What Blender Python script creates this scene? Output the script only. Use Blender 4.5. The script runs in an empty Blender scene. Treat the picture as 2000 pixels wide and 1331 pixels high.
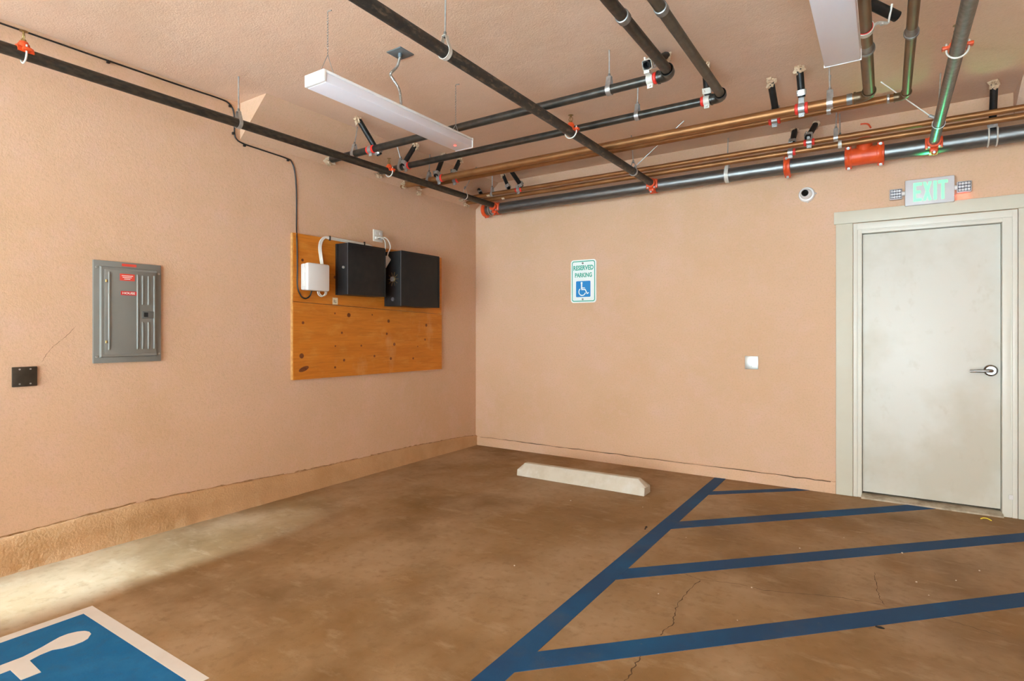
import bpy, bmesh, math, random
from mathutils import Vector, Matrix, noise
random.seed(7)
S = bpy.context.scene
COL = S.collection
PI = math.pi
R = math.radians

# ------------------------------------------------------------------ camera, sky, light, exposure
cam_d = bpy.data.cameras.new('camera')
cam = bpy.data.objects.new('camera', cam_d)
COL.objects.link(cam)
cam.location = (3.92, -5.24, 1.30)
cam.rotation_euler = (R(90), 0, R(33.33))
cam_d.sensor_width = 36
cam_d.lens = 36 * 1110 / 2000
cam_d.shift_y = -17.5 / 2000
cam_d.clip_start = 0.02
S.camera = cam

W = bpy.data.worlds.new('overcast_sky')
S.world = W
W.use_nodes = True
bg = W.node_tree.nodes['Background']
bg.inputs[0].default_value = (0.86, 1.07, 1.14, 1)
bg.inputs[1].default_value = 3.0
S.view_settings.view_transform = 'Standard'
S.view_settings.look = 'None'
S.view_settings.gamma = 1
S.view_settings.use_curve_mapping = False
S.view_settings.exposure = 2.33
S.cycles.use_denoising = True
S.cycles.max_bounces = 10
S.cycles.diffuse_bounces = 7
S.cycles.sample_clamp_indirect = 6
S.cycles.caustics_reflective = False

sun_d = bpy.data.lights.new('sun', 'SUN')
sun_d.energy = 18.0
sun_d.color = (0.68, 1.02, 1.30)
sun_d.angle = R(6.5)
sun = bpy.data.objects.new('sun', sun_d)
sun.rotation_euler = (R(65), 0, R(-2.5))   # travels towards +y, 25 degrees above the horizon
sun.location = (0, -12, 8)
COL.objects.link(sun)


def portal(name, loc, rot, sx, sy):
    l = bpy.data.lights.new(name, 'AREA')
    l.shape = 'RECTANGLE'
    l.size, l.size_y = sx, sy
    l.cycles.is_portal = True
    o = bpy.data.objects.new(name, l)
    o.location, o.rotation_euler = loc, rot
    COL.objects.link(o)


# ------------------------------------------------------------------ materials
def mat(name, col, rough=0.6, metal=0.0, col2=None, nscale=8.0, bump=0.0, bscale=80.0, emit=0.0,
        stretch=(1, 1, 1), lo=0.35, hi=0.65, spec=0.5, detail=4.0):
    m = bpy.data.materials.new(name)
    m.use_nodes = True
    nt = m.node_tree
    b = nt.nodes['Principled BSDF']
    b.inputs['Base Color'].default_value = (*col, 1)
    b.inputs['Roughness'].default_value = rough
    b.inputs['Metallic'].default_value = metal
    b.inputs['Specular IOR Level'].default_value = spec
    if emit:
        b.inputs['Emission Color'].default_value = (*col, 1)
        b.inputs['Emission Strength'].default_value = emit
    tc = nt.nodes.new('ShaderNodeTexCoord')
    mp = nt.nodes.new('ShaderNodeMapping')
    mp.inputs['Scale'].default_value = stretch
    nt.links.new(tc.outputs['Object'], mp.inputs[0])
    if col2:
        n = nt.nodes.new('ShaderNodeTexNoise')
        n.inputs['Scale'].default_value = nscale
        n.inputs['Detail'].default_value = detail
        nt.links.new(mp.outputs[0], n.inputs['Vector'])
        cr = nt.nodes.new('ShaderNodeValToRGB')
        cr.color_ramp.elements[0].position, cr.color_ramp.elements[1].position = lo, hi
        cr.color_ramp.elements[0].color = (*col, 1)
        cr.color_ramp.elements[1].color = (*col2, 1)
        nt.links.new(n.outputs['Fac'], cr.inputs[0])
        nt.links.new(cr.outputs[0], b.inputs['Base Color'])
    if bump:
        n2 = nt.nodes.new('ShaderNodeTexNoise')
        n2.inputs['Scale'].default_value = bscale
        n2.inputs['Detail'].default_value = 5
        nt.links.new(mp.outputs[0], n2.inputs['Vector'])
        bp = nt.nodes.new('ShaderNodeBump')
        bp.inputs['Strength'].default_value = bump
        bp.inputs['Distance'].default_value = 0.01
        nt.links.new(n2.outputs['Fac'], bp.inputs['Height'])
        nt.links.new(bp.outputs[0], b.inputs['Normal'])
    return m


def layered(name, base, layers, rough=0.8, bumps=(), rough2=None, spec=0.4):
    """base colour, then layers of (colour, noise scale, lo, hi, max factor, stretch)."""
    m = bpy.data.materials.new(name)
    m.use_nodes = True
    nt = m.node_tree
    L = nt.links.new
    b = nt.nodes['Principled BSDF']
    b.inputs['Roughness'].default_value = rough
    b.inputs['Specular IOR Level'].default_value = spec
    tc = nt.nodes.new('ShaderNodeTexCoord')
    rgb = nt.nodes.new('ShaderNodeRGB')
    rgb.outputs[0].default_value = (*base, 1)
    cur = rgb.outputs[0]
    for i, (c, sc, lo, hi, fac, st) in enumerate(layers):
        mp = nt.nodes.new('ShaderNodeMapping')
        mp.inputs['Scale'].default_value = st
        mp.inputs['Location'].default_value = (3.7 * i + 1.3, 5.1 * i, 2.2 * i)
        L(tc.outputs['Object'], mp.inputs[0])
        n = nt.nodes.new('ShaderNodeTexNoise')
        n.inputs['Scale'].default_value = sc
        n.inputs['Detail'].default_value = 5
        n.inputs['Roughness'].default_value = 0.6
        L(mp.outputs[0], n.inputs['Vector'])
        r = nt.nodes.new('ShaderNodeMapRange')
        r.inputs['From Min'].default_value = lo
        r.inputs['From Max'].default_value = hi
        r.inputs['To Max'].default_value = fac
        L(n.outputs['Fac'], r.inputs['Value'])
        mx = nt.nodes.new('ShaderNodeMix')
        mx.data_type = 'RGBA'
        L(r.outputs[0], mx.inputs['Factor'])
        L(cur, mx.inputs['A'])
        mx.inputs['B'].default_value = (*c, 1)
        cur = mx.outputs['Result']
    L(cur, b.inputs['Base Color'])
    prev = None
    for sc, st, dist in bumps:
        n = nt.nodes.new('ShaderNodeTexNoise')
        n.inputs['Scale'].default_value = sc
        n.inputs['Detail'].default_value = 4
        L(tc.outputs['Object'], n.inputs['Vector'])
        bp = nt.nodes.new('ShaderNodeBump')
        bp.inputs['Strength'].default_value = st
        bp.inputs['Distance'].default_value = dist
        L(n.outputs['Fac'], bp.inputs['Height'])
        if prev:
            L(prev, bp.inputs['Normal'])
        prev = bp.outputs[0]
    if prev:
        L(prev, b.inputs['Normal'])
    if rough2:
        n = nt.nodes.new('ShaderNodeTexNoise')
        n.inputs['Scale'].default_value = 3
        n.inputs['Detail'].default_value = 6
        L(tc.outputs['Object'], n.inputs['Vector'])
        r = nt.nodes.new('ShaderNodeMapRange')
        r.inputs['From Min'].default_value, r.inputs['From Max'].default_value = 0.35, 0.65
        r.inputs['To Min'].default_value, r.inputs['To Max'].default_value = rough, rough2
        L(n.outputs['Fac'], r.inputs['Value'])
        L(r.outputs[0], b.inputs['Roughness'])
    return m


ONE = (1, 1, 1)
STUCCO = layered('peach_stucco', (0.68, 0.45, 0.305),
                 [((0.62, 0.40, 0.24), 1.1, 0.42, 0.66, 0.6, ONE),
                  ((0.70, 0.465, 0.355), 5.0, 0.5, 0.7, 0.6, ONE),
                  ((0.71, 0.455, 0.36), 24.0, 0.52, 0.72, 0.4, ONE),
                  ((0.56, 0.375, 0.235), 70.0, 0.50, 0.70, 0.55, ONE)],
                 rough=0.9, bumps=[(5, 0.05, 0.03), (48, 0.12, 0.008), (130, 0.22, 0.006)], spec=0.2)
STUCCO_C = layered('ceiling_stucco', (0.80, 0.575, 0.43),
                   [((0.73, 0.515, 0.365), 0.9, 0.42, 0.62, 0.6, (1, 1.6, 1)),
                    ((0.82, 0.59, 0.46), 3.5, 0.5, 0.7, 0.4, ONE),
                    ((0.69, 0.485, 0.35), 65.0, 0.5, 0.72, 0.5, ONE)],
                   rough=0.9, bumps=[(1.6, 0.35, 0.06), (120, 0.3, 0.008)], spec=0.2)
CURB = layered('stucco_curb', (0.55, 0.33, 0.17),
               [((0.44, 0.25, 0.11), 4.0, 0.45, 0.66, 0.7, ONE),
                ((0.47, 0.28, 0.145), 60.0, 0.5, 0.7, 0.5, ONE)],
               rough=0.9, bumps=[(9, 0.35, 0.02), (80, 0.4, 0.01)], spec=0.2)
PLASTER = layered('rough_plaster', (0.60, 0.44, 0.30), [((0.40, 0.27, 0.16), 30, 0.45, 0.65, 0.7, ONE)],
                  rough=0.95, bumps=[(60, 0.6, 0.01)])
FLOOR = layered('brown_concrete', (0.30, 0.178, 0.078),
                [((0.40, 0.275, 0.165), 0.8, 0.42, 0.60, 0.9, (1.4, 0.8, 1)),
                 ((0.18, 0.098, 0.034), 1.5, 0.48, 0.70, 0.8, ONE),
                 ((0.47, 0.345, 0.22), 5.5, 0.56, 0.76, 0.55, (1, 2.2, 1)),
                 ((0.19, 0.108, 0.045), 22, 0.52, 0.75, 0.45, ONE),
                 ((0.62, 0.52, 0.42), 60, 0.66, 0.80, 0.5, (1, 2.5, 1))],
                rough=0.55, rough2=0.75, bumps=[(7, 0.08, 0.02), (130, 0.12, 0.004)], spec=0.22)
BOUNCE = layered('pale_bounce_concrete', (0.62, 0.60, 0.58), [((0.55, 0.53, 0.50), 1.5, 0.4, 0.6, 0.7, ONE)], rough=0.85)
BLUE = layered('blue_line_paint', (0.017, 0.068, 0.175),
               [((0.010, 0.105, 0.26), 1.3, 0.50, 0.66, 0.7, ONE),
                ((0.10, 0.10, 0.11), 4, 0.55, 0.78, 0.45, ONE),
                ((0.22, 0.17, 0.13), 55, 0.66, 0.8, 0.6, ONE)], rough=0.7, bumps=[(120, 0.12, 0.004)], spec=0.2)
BLUE2 = layered('blue_emblem_paint', (0.010, 0.135, 0.34),
                [((0.025, 0.18, 0.40), 7, 0.45, 0.7, 0.6, ONE),
                 ((0.03, 0.115, 0.22), 28, 0.52, 0.75, 0.6, ONE)], rough=0.75, bumps=[(120, 0.12, 0.004)], spec=0.15)
WPAINT = layered('white_line_paint', (0.70, 0.68, 0.66), [((0.62, 0.56, 0.50), 6, 0.5, 0.75, 0.5, ONE)], rough=0.6)
STOPC = layered('pale_concrete', (0.60, 0.55, 0.46),
                [((0.50, 0.44, 0.34), 6, 0.45, 0.65, 0.6, ONE), ((0.68, 0.66, 0.62), 9, 0.5, 0.7, 0.6, ONE)],
                rough=0.85, bumps=[(45, 0.3, 0.008)])
CREAM = layered('cream_paint', (0.62, 0.59, 0.49), [((0.57, 0.52, 0.41), 3, 0.45, 0.7, 0.4, ONE)], rough=0.5)
DOORP = layered('white_door_paint', (0.68, 0.665, 0.61),
                [((0.53, 0.475, 0.37), 1.1, 0.44, 0.62, 0.6, ONE), ((0.50, 0.44, 0.34), 12, 0.60, 0.78, 0.35, (1, 1, 0.7))],
                rough=0.42)
FRAMEP = layered('white_frame_paint', (0.70, 0.68, 0.61), [((0.66, 0.60, 0.48), 2.2, 0.45, 0.7, 0.5, ONE)], rough=0.4)
DIRTY = layered('dirty_threshold', (0.50, 0.44, 0.34), [((0.22, 0.16, 0.1), 9, 0.42, 0.66, 0.85, ONE)], rough=0.6)
STEEL = mat('dark_steel_pipe', (0.035, 0.032, 0.028), 0.42, 0.55, (0.075, 0.06, 0.045), 26, 0.08, 60, stretch=(1, 1, 3))
WORN = layered('worn_black_pipe', (0.035, 0.030, 0.026),
               [((0.16, 0.115, 0.075), 14, 0.52, 0.66, 0.8, (3, 1, 3)), ((0.02, 0.02, 0.02), 30, 0.5, 0.6, 0.8, ONE)], rough=0.5)
MAIN = mat('bare_steel_pipe', (0.15, 0.147, 0.14), 0.38, 0.85, (0.20, 0.197, 0.19), 9, 0.04, 40, stretch=(1, 6, 6))
GREYP = mat('grey_steel_pipe', (0.13, 0.135, 0.125), 0.36, 0.7, (0.21, 0.21, 0.195), 40, 0.06, 70)
BLKSTEEL = mat('black_gloss_pipe', (0.055, 0.055, 0.052), 0.32, 0.75, (0.09, 0.085, 0.075), 18, 0.05, 60)
BROWNST = mat('brown_grey_pipe', (0.085, 0.075, 0.058), 0.42, 0.6, (0.12, 0.105, 0.08), 20, 0.05, 60)
COPPER = mat('copper_pipe', (0.36, 0.165, 0.06), 0.46, 0.65, (0.28, 0.12, 0.042), 7, 0.03, 40)
COPPERD = mat('dull_copper_pipe', (0.15, 0.095, 0.05), 0.40, 0.6, (0.20, 0.115, 0.055), 9, 0.03, 40)
STRUT = mat('black_strut', (0.008, 0.0075, 0.007), 0.45, 0.0, (0.016, 0.015, 0.014), 30, spec=0.3)
ZINC = mat('galvanised_zinc', (0.55, 0.56, 0.55), 0.38, 0.75, (0.42, 0.43, 0.43), 40)
ZINCD = mat('dull_zinc', (0.30, 0.30, 0.29), 0.45, 0.7, (0.22, 0.22, 0.21), 40)
WHITEZ = mat('white_strap', (0.70, 0.68, 0.62), 0.45, 0.1, (0.58, 0.56, 0.5), 30)
ORANGE = mat('orange_red_iron', (0.78, 0.095, 0.018), 0.42, 0, (0.66, 0.07, 0.015), 14, 0.08, 60)
RED = mat('red_isolator', (0.78, 0.035, 0.022), 0.5)
BRASS = mat('brass', (0.32, 0.21, 0.08), 0.4, 0.8)
BLACKC = mat('black_cable', (0.014, 0.011, 0.010), 0.5)
WHITEC = mat('white_cable', (0.72, 0.69, 0.63), 0.5)
WHITEP = mat('white_enamel', (0.86, 0.87, 0.88), 0.4)
DIFF = mat('frosted_acrylic', (0.76, 0.76, 0.84), 0.35, 0, (0.79, 0.79, 0.86), 3)
GREYBOX = mat('grey_enamel', (0.215, 0.215, 0.20), 0.38, 0.15, (0.235, 0.235, 0.22), 4)
DARKPL = mat('dark_bronze_plate', (0.055, 0.045, 0.033), 0.45, 0.6, (0.075, 0.06, 0.045), 25)
CABIN = mat('black_cabinet', (0.012, 0.012, 0.013), 0.45, 0.0, (0.018, 0.017, 0.017), 14, spec=0.25)
CABSIDE = mat('cabinet_edge', (0.10, 0.11, 0.13), 0.4, 0.3)
PLASTIC = mat('pale_grey_plastic', (0.72, 0.70, 0.69), 0.4)
STAIN = mat('stainless', (0.48, 0.47, 0.44), 0.4, 0.8)
CHROME = mat('satin_chrome', (0.42, 0.41, 0.40), 0.22, 1.0)
DARK = mat('dark_gap', (0.01, 0.009, 0.008), 0.8)
REDLAB = mat('red_label', (0.62, 0.03, 0.03), 0.45)
REDLAB2 = mat('orange_red_label', (0.72, 0.07, 0.045), 0.45)
WHITEL = mat('white_lettering', (0.85, 0.8, 0.78), 0.5)
SIGNW = mat('sign_white', (0.84, 0.92, 0.92), 0.4)
SIGNG = mat('sign_green', (0.03, 0.42, 0.31), 0.45)
SIGNB = mat('sign_blue', (0.005, 0.24, 0.62), 0.4)
LEDG = mat('green_lit_letters', (0.17, 0.85, 0.30), 0.4, emit=0.24)
LEDR = mat('red_led', (1.0, 0.04, 0.03), 0.4, emit=1.6)
REFL = mat('lamp_reflector', (0.80, 0.80, 0.84), 0.4, 0.4)
LAMPD = mat('lamp_plate', (0.10, 0.10, 0.12), 0.4)
SIGNBODY = mat('sign_housing', (0.60, 0.585, 0.61), 0.45)
CRACK = mat('crack_line', (0.10, 0.058, 0.03), 0.9)
GRIT = mat('pale_grit', (0.7, 0.6, 0.48), 0.8)
YELLOW = mat('yellow_scrap', (0.8, 0.62, 0.06), 0.6)
STICKER = mat('cream_sticker', (0.8, 0.66, 0.45), 0.6)
LENS = mat('black_lens', (0.008, 0.008, 0.008), 0.12)


def plywood():
    m = layered('plywood', (0.62, 0.205, 0.018),
                [((0.50, 0.145, 0.008), 3.0, 0.42, 0.62, 0.7, (1, 0.6, 5)),
                 ((0.68, 0.29, 0.05), 4.0, 0.52, 0.70, 0.6, (1, 1, 2.5)),
                 ((0.38, 0.115, 0.012), 11, 0.5, 0.70, 0.5, (1, 0.35, 7)),
                 ((0.70, 0.42, 0.19), 2.2, 0.62, 0.76, 0.35, (1, 1.6, 0.8))],
                rough=0.5, bumps=[(30, 0.1, 0.004)])
    return m


PLY = plywood()
PLYEDGE = mat('plywood_edge', (0.62, 0.36, 0.14), 0.6, col2=(0.5, 0.25, 0.08), nscale=50)
KNOT = mat('wood_knot', (0.14, 0.032, 0.008), 0.6, col2=(0.22, 0.06, 0.012), nscale=90)


# ------------------------------------------------------------------ mesh building
class MB:
    def __init__(self):
        self.bm = bmesh.new()
        self.tm = Matrix.Identity(4)

    def _add(self, verts, faces):
        vs = [self.bm.verts.new(self.tm @ Vector(v)) for v in verts]
        for f in faces:
            try:
                self.bm.faces.new([vs[i] for i in f])
            except ValueError:
                pass
        return vs

    def box(self, a, b, bev=0.0):
        x0, x1 = sorted((a[0], b[0])); y0, y1 = sorted((a[1], b[1])); z0, z1 = sorted((a[2], b[2]))
        v = self._add([(x0, y0, z0), (x1, y0, z0), (x1, y1, z0), (x0, y1, z0),
                       (x0, y0, z1), (x1, y0, z1), (x1, y1, z1), (x0, y1, z1)],
                      [(0, 3, 2, 1), (4, 5, 6, 7), (0, 1, 5, 4), (1, 2, 6, 5), (2, 3, 7, 6), (3, 0, 4, 7)])
        if bev:
            es = {e for q in v for e in q.link_edges}
            bmesh.ops.bevel(self.bm, geom=list(es), offset=bev, segments=2, affect='EDGES', profile=0.5)
        return self

    def tube(self, pts, r, seg=16, caps=True, inner=0.0, closed=False):
        pts = [Vector(p) for p in pts]
        n = len(pts)
        rs = r if isinstance(r, (list, tuple)) else [r] * n
        up = None
        rings = []
        for i, p in enumerate(pts):
            if closed:
                d = (pts[(i + 1) % n] - pts[i - 1]).normalized()
            elif i == 0:
                d = (pts[1] - p).normalized()
            elif i == n - 1:
                d = (p - pts[i - 1]).normalized()
            else:
                d = ((pts[i + 1] - p).normalized() + (p - pts[i - 1]).normalized()).normalized()
            if up is None:
                up = Vector((0, 0, 1)) if abs(d.z) < 0.9 else Vector((1, 0, 0))
            u = (up - d * up.dot(d)).normalized()
            up = u
            w = d.cross(u)
            rings.append([p + (u * math.cos(2 * PI * k / seg) + w * math.sin(2 * PI * k / seg)) * rs[i] for k in range(seg)])
        verts = [v for rg in rings for v in rg]
        faces = []
        for i in range(n if closed else n - 1):
            j = (i + 1) % n
            for k in range(seg):
                q = (k + 1) % seg
                faces.append((i * seg + k, i * seg + q, j * seg + q, j * seg + k))
        if caps and not closed:
            if inner:
                for i, dirn in ((0, 1), (n - 1, -1)):
                    c = pts[i]
                    base = len(verts)
                    verts += [c + (v - c) * inner for v in rings[i]]
                    off = (pts[1] - pts[0]) if i == 0 else (pts[-2] - pts[-1])
                    off = off.normalized() * min(0.06, off.length * 0.4)
                    verts += [c + (v - c) * inner + off for v in rings[i]]
                    for k in range(seg):
                        q = (k + 1) % seg
                        faces.append((i * seg + k, base + k, base + q, i * seg + q))
                        faces.append((base + k, base + seg + k, base + seg + q, base + q))
                    faces.append(tuple(base + seg + k for k in range(seg)))
            else:
                faces.append(tuple(range(seg))[::-1])
                faces.append(tuple((n - 1) * seg + k for k in range(seg)))
        self._add(verts, faces)
        return self

    def prism(self, poly, a, b, axis):
        """extrude a 2D polygon (other two axes in order) along axis from a to b."""
        def mk(p, t):
            q = [0, 0, 0]
            o = [i for i in range(3) if i != axis]
            q[o[0]], q[o[1]], q[axis] = p[0], p[1], t
            return tuple(q)
        n = len(poly)
        self._add([mk(p, a) for p in poly] + [mk(p, b) for p in poly],
                  [tuple(range(n)), tuple(range(2 * n - 1, n - 1, -1))] +
                  [(i, (i + 1) % n, n + (i + 1) % n, n + i) for i in range(n)])
        return self

    def ribbon(self, loop, axis, width, th):
        """closed flat strap: loop of 2D points, swept 'width' along axis, wall thickness th."""
        n = len(loop)
        cx = sum(p[0] for p in loop) / n
        cy = sum(p[1] for p in loop) / n
        o = [i for i in range(3) if i != axis[0]]
        c = axis[1]
        vs = []
        for p in loop:
            d = math.hypot(p[0] - cx, p[1] - cy) or 1
            q = (p[0] + (p[0] - cx) / d * th, p[1] + (p[1] - cy) / d * th)
            for pp in (p, q):
                for s in (-1, 1):
                    v = [0, 0, 0]
                    v[o[0]], v[o[1]], v[axis[0]] = pp[0], pp[1], c + s * width / 2
                    vs.append(tuple(v))
        f = []
        for i in range(n):
            a, b = 4 * i, 4 * ((i + 1) % n)
            f += [(a, b, b + 1, a + 1), (a + 2, a + 3, b + 3, b + 2), (a, a + 2, b + 2, b), (a + 1, b + 1, b + 3, a + 3)]
        self._add(vs, f)
        return self

    def ball(self, c, r, sc=(1, 1, 1), sub=2, rough=0.0, seed=0):
        g = bmesh.ops.create_icosphere(self.bm, subdivisions=sub, radius=1.0)
        for v in g['verts']:
            k = 1 + rough * noise.noise(v.co * 2.2 + Vector((seed * 3.1, seed, 0)))
            v.co = self.tm @ (Vector(c) + Vector((v.co.x * sc[0], v.co.y * sc[1], v.co.z * sc[2])) * r * k)
        return self

    def build(self, name, m, parent=None, smooth=True):
        bmesh.ops.recalc_face_normals(self.bm, faces=self.bm.faces)
        if parent is not None:
            w = Vector((0, 0, 0))
            q = parent
            while q is not None:
                w += q.location
                q = q.parent
            bmesh.ops.translate(self.bm, verts=self.bm.verts, vec=-w)
        me = bpy.data.meshes.new(name)
        self.bm.to_mesh(me)
        self.bm.free()
        if smooth:
            me.polygons.foreach_set('use_smooth', [True] * len(me.polygons))
            me.set_sharp_from_angle(angle=R(35))
        me.materials.append(m)
        o = bpy.data.objects.new(name, me)
        COL.objects.link(o)
        if parent is not None:
            o.parent = parent
        return o


def thing(name, label, cat, loc, group=None):
    o = bpy.data.objects.new(name, None)
    o.empty_display_size = 0.05
    o.location = loc
    COL.objects.link(o)
    o['label'] = label
    o['category'] = cat
    if group:
        o['group'] = group
    return o


def tag(o, label, cat, group=None):
    o['label'] = label
    o['category'] = cat
    if group:
        o['group'] = group
    return o


def structure(name, label, mb=None, m=None, loc=(0, 0, 0), smooth=False):
    if mb is None:
        o = bpy.data.objects.new(name, None)
        o.location = loc
        COL.objects.link(o)
    else:
        o = mb.build(name, m, None, smooth)
    o['kind'] = 'structure'
    o['label'] = label
    return o


def text_mesh(name, s, m, parent, origin, xdir, ydir, h, width=None, depth=0.001, bold=0.0):
    cu = bpy.data.curves.new('txt', 'FONT')
    cu.body = s
    cu.extrude = 0.5
    cu.offset = bold
    cu.resolution_u = 3
    t = bpy.data.objects.new('txt', cu)
    COL.objects.link(t)
    dg = bpy.context.evaluated_depsgraph_get()
    me = bpy.data.meshes.new_from_object(t.evaluated_get(dg))
    bpy.data.objects.remove(t)
    bpy.data.curves.remove(cu)
    xs = [v.co.x for v in me.vertices]; ys = [v.co.y for v in me.vertices]
    x0, x1, y0, y1 = min(xs), max(xs), min(ys), max(ys)
    sy = h / (y1 - y0)
    sx = (width / (x1 - x0)) if width else sy
    X, Y = Vector(xdir), Vector(ydir)
    Zd = X.cross(Y)
    w = Vector((0, 0, 0))
    q = parent
    while q is not None:
        w += q.location
        q = q.parent
    for v in me.vertices:
        c = v.co
        v.co = Vector(origin) + X * ((c.x - x0) * sx) + Y * ((c.y - y0) * sy) + Zd * ((c.z + 0.5) * depth) - w
    me.name = name
    me.materials.clear()
    me.materials.append(m)
    o = bpy.data.objects.new(name, me)
    COL.objects.link(o)
    o.parent = parent
    return o


def smooth_path(pts, n=6):
    """Catmull-Rom through pts."""
    P = [Vector(p) for p in pts]
    P = [P[0] * 2 - P[1]] + P + [P[-1] * 2 - P[-2]]
    out = []
    for i in range(1, len(P) - 2):
        a, b, c, d = P[i - 1], P[i], P[i + 1], P[i + 2]
        for k in range(n):
            t = k / n
            out.append(0.5 * ((2 * b) + (c - a) * t + (2 * a - 5 * b + 4 * c - d) * t * t + (3 * b - a - 3 * c + d) * t ** 3))
    out.append(P[-2])
    return out


# ------------------------------------------------------------------ the setting
H = 2.97          # ceiling height
XR, YB = 8.2, -9.55  # far side wall, back edge of the parking bay
YL = -9.4        # left wall ends here, open beyond

mb = MB()
mb.box((-0.03, -5.45, -0.12), (XR, 0.25, 0.0))
floor = structure('floor', 'brown stained concrete parking floor', mb, FLOOR)
mb = MB()
mb.box((-40, -40, -0.2), (40, -5.45, -0.006)); mb.box((-40, -5.45, -0.2), (-0.23, 20, -0.006))  # unseen pale ground starts inside the bay, added to bounce sun upward
structure('floor_2', 'pale concrete ground, run unseen into the bay to bounce light', mb, BOUNCE)

mb = MB()
mb.box((-0.42, YB, H), (XR + 0.2, 0.25, H + 0.2)); mb.box((0.092, YB - 5.2, H), (3.2, YB, H + 0.2)); mb.box((3.2, YB - 2.45, H), (XR + 0.2, YB, H + 0.2))  # slabs past the back edge are unseen, added with a notch to shape the sun
ceiling = structure('ceiling', 'peach stucco ceiling of the carport, with unseen slabs added to shape the sun', mb, STUCCO_C)

mb = MB()
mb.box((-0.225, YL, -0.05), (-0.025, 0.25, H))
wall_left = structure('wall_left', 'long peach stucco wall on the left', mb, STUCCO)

mb = MB()
DX0, DX1, DZ = 3.762, 4.606, 2.085
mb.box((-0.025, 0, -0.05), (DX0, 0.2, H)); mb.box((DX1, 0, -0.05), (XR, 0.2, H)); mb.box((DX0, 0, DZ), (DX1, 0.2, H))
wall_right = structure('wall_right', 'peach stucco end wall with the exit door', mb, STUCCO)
mb = MB()
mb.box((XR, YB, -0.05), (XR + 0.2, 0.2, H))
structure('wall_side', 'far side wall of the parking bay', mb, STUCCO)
mb = MB()
mb.box((5.2, YB - .2, -.05), (XR + .2, YB, H)); mb.box((-0.42, YB - 0.2, -0.05), (0.0, YB, H))  # unseen blocks added to narrow the opening and edge the sun streak
mb.box((0.0, -6.4, -0.05), (1.35, -6.25, 0.78))  # unseen low block added to keep sun off the floor behind the camera
structure('light_blockers', 'unseen stucco blocks added behind the camera to shape the light', mb, STUCCO)

# sloped stucco soffits where wall meets ceiling
mb = MB()
mb.prism([(-0.03, H + 0.01), (0.30, H + 0.01), (0.295, H), (-0.025, 2.705)], -2.86, 0.01, 1)
structure('trim_1', 'sloped stucco soffit along the left wall top', mb, STUCCO)
mb = MB()
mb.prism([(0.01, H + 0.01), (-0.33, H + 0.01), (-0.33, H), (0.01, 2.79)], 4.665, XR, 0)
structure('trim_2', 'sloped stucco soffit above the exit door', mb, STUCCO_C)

# rough curb along the foot of the left wall: top edge height varies
mb = MB()
N = 320
prof = [(-9.4, 0.2), (-4.62, 0.195), (-4.2, 0.19), (-3.6, 0.215), (-2.87, 0.19), (-2.3, 0.165), (-1.1, 0.15), (-0.3, 0.12), (0.0, 0.10)]


def ctop(y):
    for (a, h0), (b, h1) in zip(prof, prof[1:]):
        if a <= y <= b:
            return h0 + (h1 - h0) * (y - a) / (b - a)
    return prof[-1][1]


vs, fs = [], []
for i in range(N + 1):
    y = YL + (0.0 - YL) * i / N
    nz = noise.noise(Vector((y * 6, 0.3, 0))) * 0.006 + noise.noise(Vector((y * 23, 1.3, 0))) * 0.004
    ny = noise.noise(Vector((y * 4, 5.3, 0))) * 0.004
    nb = noise.noise(Vector((y * 17, 9.3, 0))) * 0.006
    t = ctop(y) + nz
    vs += [(-0.03, y, t + 0.006), (-0.012 + ny, y, t + 0.004), (-0.002 + ny, y, t - 0.012),
           (0.002 + ny, y, t * 0.5), (0.004 + nb, y, 0.02), (0.012 + nb, y, -0.002), (-0.03, y, -0.002)]
for i in range(N):
    for k in range(7):
        q = (k + 1) % 7
        fs.append((i * 7 + k, i * 7 + q, (i + 1) * 7 + q, (i + 1) * 7 + k))
mb._add(vs, fs + [tuple(range(7)), tuple(N * 7 + k for k in range(7))])
structure('baseboard_left', 'rough stucco curb along the foot of the left wall', mb, CURB, smooth=True)

mb = MB()
vs, fs = [], []
N = 110
for i in range(N + 1):
    x = 0.0 + 3.585 * i / N
    nz = noise.noise(Vector((x * 5, 2.3, 0))) * 0.005 + noise.noise(Vector((x * 31, 4.3, 0))) * 0.003
    ny = noise.noise(Vector((x * 4, 7.3, 0))) * 0.003
    t = 0.093 + nz
    vs += [(x, 0.01, t + 0.003), (x, -0.008 + ny, t), (x, -0.014 + ny, t - 0.008), (x, -0.016, 0.02), (x, -0.02 + ny, -0.002), (x, 0.01, -0.002)]
for i in range(N):
    for k in range(6):
        q = (k + 1) % 6
        fs.append((i * 6 + k, i * 6 + q, (i + 1) * 6 + q, (i + 1) * 6 + k))
mb._add(vs, fs + [tuple(range(6)), tuple(N * 6 + k for k in range(6))])
structure('baseboard_right', 'low stucco ledge along the foot of the end wall', mb, STUCCO, smooth=True)


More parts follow.
